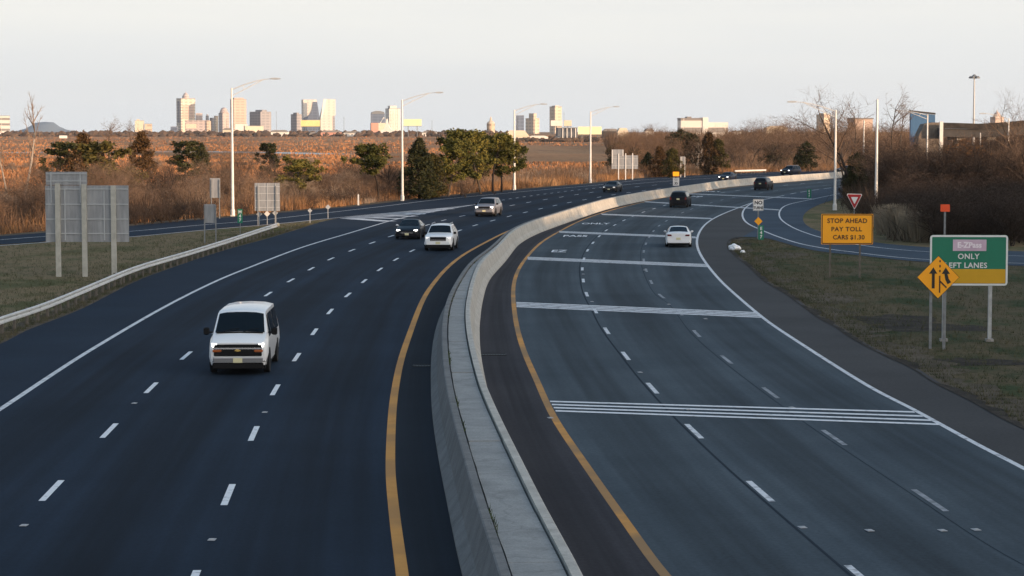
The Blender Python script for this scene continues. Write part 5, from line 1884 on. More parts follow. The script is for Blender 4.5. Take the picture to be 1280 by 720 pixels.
g = 'dark thicket shrubs behind the ramp'
for k in range(46):
    x = 1128 + 170 * (k + rw.random()) / 46
    y0 = lerp_table([(1100, 301), (1150, 305.5), (1220, 310), (1310, 313)], x) - 2
    yb = y0 - rw.uniform(0, 24)
    yt = yb - rw.uniform(55, 88)
    put(bH, x, yb, yt, 'dark tangled shrub of the shaded thicket behind the ramp', g, wide=rw.uniform(1.2, 1.7))
for x, yb, yt in ((1092, 262, 222), (1100, 276, 236), (1085, 268, 232), (1110, 262, 215)):
    put(bH, x, yb, yt, 'dark tangled shrub of the shaded thicket behind the ramp', g, wide=1.5)


# ---- brush and reeds that nobody could count
def blade(mb, p, h, w, rr, lean=.25):
    a = rr.uniform(0, 2 * pi); d = Vector((cos(a), sin(a), 0))
    e = p + Vector((rr.gauss(0, lean) * h, rr.gauss(0, lean) * h, h))
    mb.add([p - d * w, p + d * w, e], [(0, 1, 2)])


reeds = MB(); brush = MB(); dark = MB(); marsh = MB(); pale = MB()
rr = random.Random(5)
for k in range(26000):
    i = rr.randrange(0, len(C_rampup)); q = C_rampup[i]
    if q.y > 520: continue
    t = tang(C_rampup, i); nrm = Vector((-t.y, t.x, 0))
    off = 2.2 + 62 * rr.random() ** 1.9
    p = q + nrm * off + t * rr.uniform(-.5, .5)
    xp = 640 + p.x / p.y * 2800
    if xp < -60 or xp > 1100: continue
    dn = mnoise.noise(Vector((p.x * .06, p.y * .06, 1.0)))
    p.z = land_z(p.x, p.y) if k % 3 == 0 else (-.05 - 1.55 * min(1, max(0, (off - 2) / 14)) ** 1.5)
    wood = lerp_table([(0, .75), (200, .6), (330, .35), (420, .5), (545, .45), (570, .15), (700, .15), (730, .4), (800, .25), (1000, .35)], xp)
    edge = min(1, (off - 1.6) / 3)
    if 150 < xp < 258 and off < 9 and rr.random() < .8: 
        B = dark; h = rr.uniform(1.4, 2.6) * edge  # shaded stretch, its shade given by the darker brush colour
        for j in range(7):
            b = p + Vector((rr.gauss(0, .35), rr.gauss(0, .35), 0))
            e = b + Vector((rr.gauss(0, .30) * h, rr.gauss(0, .30) * h, h * rr.uniform(.5, 1.1)))
            sliver(B, b, e, .03, rr)
    elif rr.random() < wood + .12 + dn * .9:
        h = rr.uniform(1.2, 3.0) * edge
        d2 = mnoise.noise(Vector((p.x * .11, p.y * .05, 9.0)))
        B = pale if d2 > .12 else (dark if d2 < -.22 and xp < 560 else brush)
        for j in range(5):
            b = p + Vector((rr.gauss(0, .35), rr.gauss(0, .35), 0))
            e = b + Vector((rr.gauss(0, .30) * h, rr.gauss(0, .30) * h, h * rr.uniform(.5, 1.1)))
            sliver(B, b, e, .018, rr)
            for s in range(3):
                m = b.lerp(e, rr.uniform(.3, .9))
                sliver(B, m, m + Vector((rr.gauss(0, .25), rr.gauss(0, .25), rr.uniform(.1, .5))) * (h * .4), .011, rr)
    else:
        for j in range(6):
            blade(reeds, p + Vector((rr.gauss(0, .4), rr.gauss(0, .4), 0)), rr.uniform(.9, 1.9) * (.5 + .5 * edge) * (1 + .5 * dn), .04, rr, .22)
# scattered tufts far out on the marsh
for k in range(30000):
    D = 1 / rr.uniform(1 / 3300, 1 / 235); x = rr.uniform(-40, 1080)
    p = at(x, 200, D)
    if land_z(p.x, p.y) > -1.2 and D < 520: continue
    if mnoise.noise(Vector((p.x * .012, p.y * .006, 4.0))) < -.28: continue
    if 640 < x < 800 and 700 < D < 1350: continue
    p.z = -1.6
    s = 1 + D / 900
    for j in range(4):
        blade(marsh, p + Vector((rr.gauss(0, .8 * s), rr.gauss(0, .8 * s), 0)), rr.uniform(.25, .7) * (1 + D / 4000) * max(.25, 1 + 1.5 * mnoise.noise(Vector((p.x * .03, p.y * .012, 2.0)))), .13 * s, rr, .35)
tag(reeds.build('reeds', M['reed']), 'golden dry reeds along the marsh beyond the road', kind='stuff')
tag(marsh.build('marsh_grass', M['marsh_grass']), 'rust brown marsh grass stretching to the skyline', kind='stuff')
tag(brush.build('brush', M['brush']), 'reddish brown brush along the far road edge', kind='stuff')
tag(pale.build('brush', M['brush_pale']), 'pale grey leafless brush along the far road edge', kind='stuff')
tag(dark.build('brush', M['brush_dark']), 'dark leafless brush at the far road edge', kind='stuff')

# thicket floor under the far woods and under the right woods
und = MB()
for k in range(9000):
    D = 440 + 420 * rr.random() ** 1.5; x = rr.uniform(765, 1160)
    p = at(x, 200, D); p.z = -1.6
    i = nearest(C_rampup[::10], p) * 10
    h = rr.uniform(1.0, 3.6)
    for j in range(4):
        b = p + Vector((rr.gauss(0, 1.0), rr.gauss(0, 1.0), 0))
        sliver(und, b, b + Vector((rr.gauss(0, .3) * h, rr.gauss(0, .3) * h, h * rr.uniform(.5, 1))), .05, rr)
tag(und.build('undergrowth', M['brush']), 'reddish undergrowth of the far brown woods', kind='stuff')
und = MB()
INFm = C_INF
for k in range(9000):
    x = rr.uniform(1066, 1330); D = rr.uniform(166, 330)
    p = at(x, 260, D); p.z = -.05
    if x < 1120 and D < 215: continue
    # stay behind the ramp
    yb = 162 + 8.3 * 2800 / D
    if yb > lerp_table([(1066, 262), (1100, 296), (1128, 303), (1150, 305.5), (1220, 309), (1330, 312)], x) - 1.5: continue
    h = rr.uniform(.8, 3.4)
    for j in range(5):
        b = p + Vector((rr.gauss(0, .8), rr.gauss(0, .8), 0))
        sliver(und, b, b + Vector((rr.gauss(0, .35) * h, rr.gauss(0, .35) * h, h * rr.uniform(.5, 1))), .026, rr)
tag(und.build('undergrowth', M['brush_dark']), 'dark undergrowth of the shaded woods behind the ramp', kind='stuff')

# pale ornamental grass clumps in the loop
oc = None
for (x, yb, yt, s) in ((1112, 293, 257, 1), (1126, 299, 256, 1.1), (1139, 301, 264, 1.0), (1101, 286, 264, .8), (1150, 302, 268, .9)):
    b = G(x, yb); h = (yb - yt) * b.y / 2800
    if oc is None:
        mb = MB()
        for k in range(1500):
            a = rr.uniform(0, 2 * pi); q = abs(rr.gauss(0, .35)); p = Vector((cos(a) * q, sin(a) * q, 0))
            e = Vector((cos(a) * (q + rr.uniform(.1, .9)), sin(a) * (q + rr.uniform(.1, .9)), rr.uniform(1.2, 2.3)))
            sliver(mb, p, e, .02, rr)
        oc = mb.build('grass_clump', M['tan_grass']); o = oc
    else:
        o = oc.copy(); COL.objects.link(o)
    o.location = (b.x, b.y, 0); o.scale = (s * h / 2.2, s * h / 2.2, h / 2.2); o.rotation_euler = (0, 0, x)
    tag(o, 'tall pale grass clump before the dark thicket in the ramp loop', 'grass clump', 'pale grass clumps in the ramp loop')

# short dormant tufts on the lawns
tf = MB()
def tufts(n, f, hmin, hmax):
    for k in range(n):
        p = f()
        if p is None: continue
        for j in range(4):
            blade(tf, p + Vector((rr.gauss(0, .10), rr.gauss(0, .10), 0)), rr.uniform(hmin, hmax), .012, rr, .5)


def f_left():
    i = rr.randrange(0, len(C_edge) - 6); q = C_edge[i]; t = tang(C_edge, i)
    off = .25 + 26 * rr.random() ** 2.2
    p = q + Vector((-t.y, t.x, 0)) * off
    y2 = 162 + 8.3 * 2800 / p.y; x2 = 640 + p.x / p.y * 2800
    if y2 < lerp_table([(-200, 316), (0, 307), (75, 302), (160, 297), (250, 289.5), (345, 281), (424, 274)], x2) + .8: return None
    p.z = -.03; return p


def f_right():
    i = rr.randrange(0, nearest(C_ISL, G(940, 296.5))); q = C_ISL[i]; t = tang(C_ISL, i)
    off = .2 + 24 * rr.random() ** 2.0
    p = q + Vector((t.y, -t.x, 0)) * off
    y2 = 162 + 8.3 * 2800 / p.y; x2 = 640 + p.x / p.y * 2800
    lim = lerp_table([(915, 300), (945, 297), (962, 299), (985, 305.5), (1010, 312), (1068, 319), (1130, 326), (1290, 333)], x2) + .8
    if y2 < lim: return None
    p.z = -.03; return p


tufts(11000, f_left, .05, .22)
tufts(12000, f_right, .05, .22)
tag(tf.build('grass', M['dry_tuft']), 'short dormant grass tufts on both roadside lawns', kind='stuff')

# ================================================================== skyline
def facade(name, wall, glass, fx=.28, fz=.30, rough=.6, grid=(2.4, 1, 2.2)):
    """wall with storeys and window bays laid out in metres"""
    m, nt, bs = new_mat(name); L = nt.links.new
    bs.inputs['Roughness'].default_value = rough
    tc = N(nt, 'ShaderNodeTexCoord'); sp_ = N(nt, 'ShaderNodeSeparateXYZ'); L(tc.outputs['Object'], sp_.inputs[0])

    def band(sock, k, share):
        a = N(nt, 'ShaderNodeMath', operation='MULTIPLY'); L(sock, a.inputs[0]); a.inputs[1].default_value = k
        f = N(nt, 'ShaderNodeMath', operation='FRACT'); L(a.outputs[0], f.inputs[0])
        g = N(nt, 'ShaderNodeMath', operation='LESS_THAN'); L(f.outputs[0], g.inputs[0]); g.inputs[1].default_value = share
        return g.outputs[0]
    xy = N(nt, 'ShaderNodeMath', operation='ADD'); L(sp_.outputs[0], xy.inputs[0]); L(sp_.outputs[1], xy.inputs[1])
    bx_ = band(xy.outputs[0], 1 / (6.0 * grid[0]), fx); bz_ = band(sp_.outputs[2], 1 / (3.6 * grid[2]), fz)
    mu = N(nt, 'ShaderNodeMath', operation='MULTIPLY'); L(bx_, mu.inputs[0]); L(bz_, mu.inputs[1])
    mx = N(nt, 'ShaderNodeMix', data_type='RGBA'); L(mu.outputs[0], mx.inputs[0])
    nz = N(nt, 'ShaderNodeTexNoise', Scale=.03, Detail=4.0); L(tc.outputs['Object'], nz.inputs['Vector'])
    cr = N(nt, 'ShaderNodeValToRGB'); cr.color_ramp.elements[0].position = .35; cr.color_ramp.elements[1].position = .65
    cr.color_ramp.elements[0].color = (*[c * .9 for c in wall], 1); cr.color_ramp.elements[1].color = (*wall, 1)
    L(nz.outputs['Fac'], cr.inputs['Fac'])
    L(cr.outputs['Color'], mx.inputs[6]); mx.inputs[7].default_value = (*glass, 1)
    L(mx.outputs[2], bs.inputs['Base Color'])
    return m


F = {
    'cream': facade('cream tower facade', (.70, .62, .50), (.36, .31, .27), .6, .4),
    'pink': facade('pink tower facade', (.58, .43, .35), (.38, .28, .24), .7, .4),
    'rose': facade('rose facade', (.54, .45, .42), (.34, .29, .28), .6, .45),
    'grey': facade('grey tower facade', (.34, .32, .33), (.20, .20, .22), .7, .5),
    'blue': facade('blue glass facade', (.16, .20, .28), (.10, .13, .19), .85, .7, .25),
    'pale': facade('pale tower facade', (.66, .62, .56), (.48, .45, .42), .4, .5),
    'tan': facade('tan facade', (.66, .53, .40), (.42, .33, .26), .6, .4),
    'white': facade('white office facade', (.72, .68, .62), (.24, .22, .21), .97, .42),
    'dark': facade('dark industrial facade', (.10, .11, .13), (.05, .06, .08), .6, .5),
}
M['roofing'] = mat('flat roofing', (.20, .19, .19), (.26, .25, .24), rough=.9, scale=.1)
M['white_wall'] = mat('white wall', (.72, .68, .62), (.78, .74, .69), rough=.7, scale=.1)
M['cream_wall'] = mat('cream wall', (.68, .58, .44), (.72, .62, .48), rough=.7, scale=.1)
M['yellow_board'] = mat('yellow billboard sheet', (.82, .66, .26), (.86, .72, .34), rough=.6, scale=.1)
M['pale_board'] = mat('pale yellow billboard sheet', (.84, .78, .52), (.80, .80, .45), rough=.6, scale=.1)
M['blue_panel'] = mat('blue metal cladding', (.035, .105, .22), (.05, .135, .26), rough=.5, scale=.4, stretch=(4, 4, .3))
M['girder'] = mat('dark bridge girder', (.03, .028, .028), (.055, .05, .048), rough=.7, scale=.4)
M['sign_red'] = mat('salmon wall', (.60, .30, .22), rough=.7)

GZ = -1.6
M['abutment'] = concrete('brownish abutment concrete', (.13, .105, .085), (.20, .165, .135), (.08, .066, .055))
M['bridge_dark'] = mat('mottled shade-dark bridge concrete', (.018, .016, .015), (.052, .044, .039), rough=.9, scale=.8, lo=.4, hi=.7)  # mottled; the overpass's unlit darkness is put into this colour


def block(root, name, x0, x1, y0, y1, z0, z1, m, parent=None, bev=0):
    return MB().box(((x0 + x1) / 2, (y0 + y1) / 2, (z0 + z1) / 2), (x1 - x0, y1 - y0, z1 - z0), bev=bev).build(name, m, parent or root)


def tower(name, x0, x1, yt, D, depth, yaw, fac, label, cat='building', cap=None, base_y=None, roof=True, ph=None):
    """building whose outline spans photo columns x0..x1 with its roof on row yt, at distance D"""
    xc = (x0 + x1) / 2; K = 2800.0 / D
    W = (x1 - x0) / K
    c, s = abs(cos(yaw)), abs(sin(yaw))
    w = (W - depth * s) / c if W > depth * s + 4 else W * .7
    if W <= depth * s + 4:
        depth = (W - w * c) / max(s, .05)
    p = at(xc, 160, D)
    R = empty(name, (p.x, p.y, GZ), yaw, label, cat)
    h = at(xc, yt, D).z - GZ
    if fac in F: fm = F[fac]
    else: fm = M[fac]
    block(R, 'body', -w / 2, w / 2, -depth / 2, depth / 2, 0, h, fm)
    if roof:
        rr_ = block(R, 'roof', -w / 2 - .3, w / 2 + .3, -depth / 2 - .3, depth / 2 + .3, h, h + max(.5, h * .012), M['roofing'])
    if ph:
        a, b, hh = ph
        block(R, 'penthouse', -w / 2 + w * a, -w / 2 + w * b, -depth * .3, depth * .3, h + max(.5, h * .012), h + hh, fm)
    R['w'] = w; R['h'] = h; R['d'] = depth
    return R


def dims(R):
    v = (R['w'], R['h'], R['d'])
    for k in ('w', 'h', 'd'): del R[k]
    return v


# domed tall tower with its inset panels
R = tower('hotel_tower', 220.5, 244.5, 123.5, 6500, 36, radians(30), 'cream', 'tallest cream tower with a domed crown and a lower pink podium', ph=None)
w, h, d = dims(R)
block(R, 'facade_panel', -w / 2 + 5, w / 2 - 4, -d / 2 - .8, -d / 2 + .2, h * .42, h * .82, F['pink'])
block(R, 'cornice', -w / 2 + 1, w / 2 - 1, -d / 2 - .6, -d / 2 + .2, h * .93, h * .97, M['cream_wall'])
block(R, 'side_panel', -w / 2 - .8, -w / 2 + .2, -d / 2 + 10, d / 2 - 10, h * .3, h * .93, F['grey'])
mb = MB().lathe([(10, h), (10, h + 7), (8.5, h + 10), (6, h + 14), (3, h + 17), (.8, h + 18), (.3, h + 22)], (0, 0, 0), 12)
mb.build('dome', F['rose'], R, smooth=40)
R = tower('hotel', 231, 263, 150.5, 6350, 40, radians(6), 'rose', 'low rose hotel block with a bright panel at the foot of the tallest tower')
w, h, d = dims(R)
block(R, 'facade_panel', -w / 2 + 2, -w / 2 + w * .46, -d / 2 - .8, -d / 2 + .2, h * .38, h * .72, M['cream_wall'])
block(R, 'wing', w / 2 - w * .12, w / 2 + 3, -d / 2 - 4, d / 2, 0, h * .96, F['tan'])
R = tower('building', 244, 254, 143.5, 6900, 30, radians(10), 'rose', 'rose block that rises just right of the tallest tower', ph=(.0, 1.0, 5)); dims(R)
R = tower('building', 257, 261.5, 145, 6800, 14, radians(20), 'grey', 'narrow grey tower right of the rose block', ph=(.2, .8, 5)); dims(R)
R = tower('building', 262, 268, 147.5, 6800, 18, radians(30), 'grey', 'grey block left of the yellowish narrow tower'); dims(R)
R = tower('building', 267.5, 273, 145, 6750, 20, radians(35), 'tan', 'yellowish narrow tower left of the domed hotel'); dims(R)
R = tower('domed_hotel', 273, 287, 141, 6700, 30, radians(30), 'rose', 'rose hotel with a drum and dome left of the first lamp', roof=False)
w, h, d = dims(R)
mb = MB().lathe([(w * .52, h), (w * .58, h + 1), (w * .58, h + 4), (w * .50, h + 5), (w * .48, h + 9), (w * .36, h + 13), (w * .16, h + 15.5), (.5, h + 16)], n=14); mb.build('dome', F['rose'], R, smooth=40)
R = tower('office_tower', 287.5, 308.5, 124.5, 6400, 34, radians(24), 'pink', 'square pink tower directly behind the first lamp pole', ph=(.1, .85, 5)); dims(R)
R = tower('office_block', 311.5, 339.5, 140, 6500, 60, radians(38), 'grey', 'broad grey block right of the pink tower', ph=(.35, .8, 6)); dims(R)
R = tower('building', 293, 310, 155, 5600, 30, radians(8), 'white_wall', 'low white building at the foot of the pink tower'); dims(R)
R = tower('building', 304, 330, 157.5, 5400, 30, radians(12), 'cream_wall', 'low cream building before the broad grey block'); dims(R)
R = tower('building', 363, 378, 143, 6300, 40, radians(30), 'grey', 'grey block with a raised center left of the sail shaped tower', ph=(.25, .7, 5)); dims(R)

# sail-shaped glass tower and its slanted neighbour
D = 6600; K = 2800 / D; p = at(388, 160, D)
R = empty('glass_tower', (p.x, p.y, GZ), radians(14), 'glass tower with a curved blue sail shaped side', 'building')
W = 20 / K; H = at(388, 124.5, D).z - GZ
block(R, 'body', -W / 2, W * .36, -16, 16, 0, H, F['pale'])
poly = [(-W * .5, 0), (W * .5, 0), (W * .5, H * .45), (W * .44, H * .72), (W * .37, H * .93), (W * .14, H * .93), (W * .05, H * .70), (-W * .08, H * .56), (-W * .25, H * .49), (-W * .5, H * .45)]
MB().prism(poly, -19, -16.2).build('curved_glass', F['blue'], R, fix=True)
D = 6500; K = 2800 / D; p = at(409, 160, D)
R = empty('slab_tower', (p.x, p.y, GZ), radians(16), 'pale slab tower with a slanted left edge right of the sail tower', 'building')
W = 19 / K; H = at(409, 124, D).z - GZ
poly = [(-W * .5, 0), (W * .42, 0), (W * .42, H * .52), (W * .5, H * .52), (W * .5, H), (-W * .12, H), (-W * .5, H * .42)]
MB().prism(poly, -14, 14).build('body', F['pale'], R, fix=True)
poly = [(-W * .5, H * .43), (-W * .40, H * .43), (-W * .10, H * 1.0), (-W * .3, H * 1.0)]
MB().prism(poly, -16, -14.2).build('slanted_fin', M['white_wall'], R, fix=True)
block(R, 'side_strip', W * .30, W * .44, -14.6, -13.8, 0, H * .5, F['grey'])

R = tower('building', 463, 481.5, 142.5, 5900, 30, radians(8), 'blue', 'blue glass block with a salmon base left of the round cornered tower', roof=False)
w, h, d = dims(R)
MB().prism([(-w / 2, h), (w / 2, h), (w * .45, h + 5), (w * .15, h + 8), (-w * .15, h + 8), (-w * .45, h + 5)], -d / 2, d / 2).build('roof', M['galv_dark'], R, fix=True)
block(R, 'salmon_base', -w / 2 - 1, 0, -d / 2 - 2, d / 2, 0, h * .54, M['sign_red'])
block(R, 'cream_base', 0.2, w / 2 + 1, -d / 2 - 2, d / 2, 0, h * .54, M['cream_wall'])
R = tower('round_tower', 481.5, 500.5, 136, 6000, 32, radians(22), 'pale', 'pale tower with a dark crown right of the blue glass block', ph=(.15, .75, 8)); w, h, d = dims(R)
for k in range(4):
    x = -w / 2 + w * (.2 + .2 * k); block(R, 'facade_rib', x - .8, x + .8, -d / 2 - .8, -d / 2 + .2, 0, h * .97, M['white_wall'])
# white pyramid and fabric-roofed buildings
D = 3600; K = 2800 / D; p = at(485, 165, D)
R = empty('tent_building', (p.x, p.y, GZ), 0, 'white building with a steep peaked tent roof before the pale tower', 'building')
pts = [(-8.5, 0), (-8.5, 6.5), (-5.0, 8.5), (-3.2, 12), (-2.2, 17), (-1.6, 21), (-.8, 21), (-.2, 17), (1.2, 12), (4, 8), (10, 5.5), (14, 7.5), (14, 0)]
S = 1.29
MB().prism([(x * S, z * S) for x, z in pts], -9, 9).build('tent_roof', M['white_wall'], R, fix=True)
MB().prism([(-13, 20), (-11.5, 20), (-6, 29), (-7, 30)], -3, -1).build('mast_leg', M['white_wall'], R, fix=True)
MB().prism([(-1, 20), (.5, 20), (-5, 29), (-6.2, 30)], -3, -1.2).build('mast_leg', M['white_wall'], R, fix=True)
for x in (-11, -7, 5, 11):
    block(R, 'opening', x, x + 2.2, -9.4, -8.8, 0, 4.2, M['black'])


def billboard(x0, x1, y0, y1, D, m, label, posts=2):
    K = 2800 / D; xc = (x0 + x1) / 2; p = at(xc, 160, D)
    R = empty('billboard', (p.x, p.y, GZ), 0, label, 'billboard')
    z0 = at(xc, y1, D).z - GZ; z1 = at(xc, y0, D).z - GZ; W = (x1 - x0) / K
    MB().box((0, 0, (z0 + z1) / 2), (W, .8, z1 - z0)).build('panel', M[m], R)
    block(R, 'catwalk', -W / 2, W / 2, -1.4, -.45, z0 - .6, z0 - .2, M['girder'])
    for k in range(posts):
        x = -W / 2 + W * (k + .5) / posts
        MB().tube([(x, .9, 0), (x, .9, z1 - .5)], .45, 8).build('pole', M['galv_dark'], R)


billboard(376, 400, 150.2, 158, 3900, 'yellow_board', 'yellow billboard below the sail shaped tower', 2)
billboard(504.5, 527, 149, 157.3, 3000, 'pale_board', 'pale yellow billboard right of the second lamp pole', 2)
billboard(722.5, 752, 158.3, 168, 2300, 'pale_board', 'broad cream billboard behind the fourth lamp pole', 3)
billboard(688.5, 703, 150.5, 157.5, 2300, 'white_wall', 'left pale panel of the pair of raised signs', 1)
billboard(705, 714.5, 150.5, 157.5, 2300, 'cream_wall', 'right pale panel of the pair of raised signs', 1)

# domed monument, middle skyline
D = 3600; K = 2800 / D; p = at(613.5, 160, D)
R = empty('domed_monument', (p.x, p.y, GZ), 0, 'narrow domed monument with a spire above the pine grove', 'monument')
h1 = at(613, 155, D).z - GZ; h2 = at(613, 147, D).z - GZ
MB().lathe([(6.5, 0), (6.5, h1), (7, h1 + .6), (5.6, h1 + 2.5), (3.4, h1 + 4.6), (1.9, h1 + 5.4), (1.7, h2 - 1.5), (.6, h2 + .5), (.1, h2 + 2.5)], n=14).build('body', F['tan'], R, smooth=40)
R = tower('building', 645, 655, 144.5, 5200, 26, radians(10), 'blue', 'slate blue tower right of the third lamp pole'); dims(R)
R = tower('building', 657, 674, 148, 5400, 34, radians(34), 'tan', 'stepped tan building right of the slate blue tower', ph=(.3, .8, 12)); dims(R)
R = tower('building', 687, 702, 133.5, 5600, 26, radians(30), 'tan', 'tall tan tower above the pair of raised signs', ph=(.2, .8, 3)); dims(R)

# nearer sheds and low houses across the marsh
D = 2100; K = 2800 / D
def shed(x0, x1, ye, yr, D, wall, roofm, label, dep=20, yaw=0.0, name='shed'):
    K = 2800 / D; xc = (x0 + x1) / 2; p = at(xc, 165, D); W = (x1 - x0) / K
    R = empty(name, (p.x, p.y, GZ), yaw, label, 'building')
    he = at(xc, ye, D).z - GZ; hr = at(xc, yr, D).z - GZ
    block(R, 'wall', -W / 2, W / 2, -dep / 2, dep / 2, 0, he, M[wall] if wall in M else F[wall])
    MB().prism([(-W / 2 - .4, he), (W / 2 + .4, he), (W / 2 - W * .18, hr), (-W / 2 + W * .18, hr)], -dep / 2 - .4, dep / 2 + .4).build('roof', M[roofm], R, fix=True)
    n = max(2, int(W / 7))
    for k in range(n):
        x = -W / 2 + W * (k + .5) / n
        block(R, 'door' if k == 0 else 'window', x - .9, x + .9, -dep / 2 - .15, -dep / 2 + .1, 0 if k == 0 else he * .35, he * .7, M['girder'])
    return R


shed(632, 661, 170, 163, 2050, 'cream_wall', 'cream_wall', 'cream building with a low hipped roof behind the third lamp', name='warehouse')
shed(661, 685, 171, 169.6, 2000, 'white_wall', 'white_wall', 'long low white building left of the dark industrial frame', name='warehouse')
shed(694, 701, 171.5, 170, 1950, 'white_wall', 'roofing', 'small white building at the foot of the industrial frame')
R = tower('industrial_building', 695, 721, 160, 2050, 22, radians(4), 'dark', 'dark industrial building framed by pale columns', base_y=None)
w, h, d = dims(R)
for k in range(4):
    x = -w / 2 + w * (.25 + .22 * k); block(R, 'column', x - .35, x + .35, -d / 2 - .9, -d / 2 - .1, 0, h * .98, M['white_wall'])
shed(753, 773, 164, 161, 1900, 'girder', 'roofing', 'low dark roofed building right of the broad cream billboard', name='warehouse')
shed(771.5, 784.5, 166, 160, 1500, 'cream_wall', 'cream_wall', 'cream gabled house at the left end of the brown woods', name='house')
shed(806, 816, 164, 160.5, 1500, 'white_wall', 'roofing', 'small pale house half hidden in the brown woods', name='house')
R = tower('office_building', 848, 878, 148.5, 1500, 18, radians(3), 'white', 'long white office building on the ridge of the far woods', ph=(.3, .5, 1.4)); w, h, d = dims(R)
block(R, 'wing', w / 2 + .1, w / 2 + 31 / (2800 / 1500), -d / 2 + 1, d / 2, 0, h * .86, F['white'])
block(R, 'stair_tower', w / 2 - .6, w / 2 + 3, -d / 2 - .6, d / 2 - 2, 0, h * 1.05, M['white_wall'])
R = tower('building', 916, 928, 164, 1700, 14, 0, 'white', 'low white building right of the long office building'); dims(R)
shed(956, 982, 160, 157.5, 1600, 'cream_wall', 'cream_wall', 'yellowish flat building in the brown woods', name='house')
R = tower('apartment_tower', 1021, 1037, 143.5, 2600, 14, radians(30), 'tan', 'tan apartment tower above the far woods left of the lamp poles', ph=(.2, .6, 2)); dims(R)
R = tower('building', 1062, 1088, 149, 900, 12, radians(5), 'pink', 'brown brick building behind the leaning bare tree'); dims(R)
D = 3200; p = at(1246, 160, D); K = 2800 / D
R = empty('domed_hotel', (p.x, p.y, GZ), radians(20), 'pink stepped building peeking above the overpass', 'building')
hh = at(1246, 146, D).z - GZ
block(R, 'body', -7, 7, -7, 7, 0, hh, F['pink']); MB().lathe([(5.5, hh), (5, hh + 3), (3.2, hh + 5.5), (1, hh + 7), (.3, hh + 10)], n=12).build('dome', F['pink'], R)
R = tower('building', -4, 14, 145, 3300, 22, radians(12), 'white', 'white building at the left edge of the skyline'); dims(R)
R = tower('building', 168, 181, 151, 4200, 24, radians(8), 'cream_wall', 'low cream building left of the tallest tower', ph=(.2, .5, 3)); dims(R)
R = tower('building', 180, 191, 155, 4200, 24, radians(8), 'tan', 'low tan building beside the low cream building'); dims(R)
R = tower('building', 214, 222, 158.5, 5200, 20, 0, 'blue', 'small blue grey block at the left foot of the tallest tower'); dims(R)
for x0, x1, yt, m, lab in ((402, 428, 163, 'sign_red', 'long low salmon building right of the yellow billboard'), (430, 452, 164, 'white_wall', 'long low white building under the blue glass block'), (340, 360, 162.5, 'white_wall', 'low white building left of the yellow billboard'),
                           (528, 546, 163.5, 'white_wall', 'low white building right of the pale yellow billboard'), (280, 292, 160, 'cream_wall', 'small cream building left of the first lamp'), (388, 396, 165, 'cream_wall', 'small cream gable in front of the yellow billboard')):
    shed(x0, x1, yt + 2.5, yt, 3300, m, 'roofing', lab, dep=30)
for x, yt, D in ((345.5, 139, 5200), (283, 149, 5000), (430, 146, 4800), (540, 150, 4700), (668, 149, 2400), (705, 140, 5000)):
    p = at(x, 160, D); zt = at(x, yt, D).z
    R = empty('radio_mast', (p.x, p.y, GZ), 0, {345.5: 'thin mast right of the broad grey block on the skyline', 283: 'thin mast beside the domed hotel on the skyline', 430: 'thin mast right of the slab tower on the skyline', 540: 'thin mast right of the pale yellow billboard', 668: 'thin pole above the long low white building', 705: 'thin mast beside the tall tan tower'}[x], 'mast')
    MB().tube([(0, 0, 0), (0, 0, zt - GZ)], [.55, .3], 5).build('pole', M['galv_dark'], R); MB().box((0, 0, (zt - GZ) * .93), (2.4, 2.4, .5)).build('platform', M['galv_dark'], R)
# a trailer out on the marsh
p = at(79, 172, 2300); p.z = GZ
R = empty('trailer', p, radians(8), 'small white trailer out on the far marsh', 'trailer')
MB().box((0, 0, 2.4), (8, 2.6, 2.9), bev=.15).build('box', M['white_wall'], R)
for x in (-2.5, 2.5): MB().lathe([(.5, -1.35), (.5, -1.05)], (0, 0, 0), 10, axis='x').build('wheel', M['rubber'], R).location = (x, 0, .5)

# the far wooded edge of the marsh: reads as one mass
rr = random.Random(77)
def lump(mb, c, w, h):
    n = 7
    ring = []
    for lev, (f, z) in enumerate(((1, 0), (1.0, .45), (.62, .85), (.1, 1.0))):
        for k in range(n):
            a = 2 * pi * k / n + lev * .4
            r_ = w * f * rr.uniform(.8, 1.15)
            ring.append((c[0] + cos(a) * r_, c[1] + sin(a) * r_, c[2] + h * z * rr.uniform(.88, 1.1)))
    fs = []
    for i in range(3):
        for k in range(n):
            fs.append((i * n + k, i * n + (k + 1) % n, (i + 1) * n + (k + 1) % n, (i + 1) * n + k))
    fs.append(tuple(3 * n + k for k in range(n)))
    mb.add(ring, fs)


mb = MB()
for k in range(1500):
    x = rr.uniform(-60, 640); D = rr.uniform(3150, 4300)
    p = at(x, 166, D); p.z = GZ
    lump(mb, p, rr.uniform(3, 9), rr.uniform(2.6, 6.2) + (3 if rr.random() < .15 else 0))
for k in range(420):
    x = rr.uniform(560, 800); D = rr.uniform(1800, 1930) if rr.random() < .6 else rr.uniform(2300, 2500)
    p = at(x, 166, D); p.z = GZ
    lump(mb, p, rr.uniform(1.5, 4), rr.uniform(1.2, 3.6))
for k in range(500):
    x = rr.uniform(760, 1320); D = rr.uniform(900, 1350)
    p = at(x, 166, D); p.z = GZ
    w_ = rr.uniform(2, 4.5); h_ = rr.uniform(7, 13)
    for j in range(90):
        a = rr.uniform(0, 2 * pi); q = w_ * sqrt(rr.random())
        b = Vector((p.x + cos(a) * q * .5, p.y + sin(a) * q * .5, p.z + h_ * rr.uniform(0, .35)))
        e_ = Vector((p.x + cos(a) * q * 1.2, p.y + sin(a) * q * 1.2, p.z + h_ * rr.uniform(.45, 1) * (1 - .3 * q / w_)))
        sliver(mb, b, e_, .09, rr)
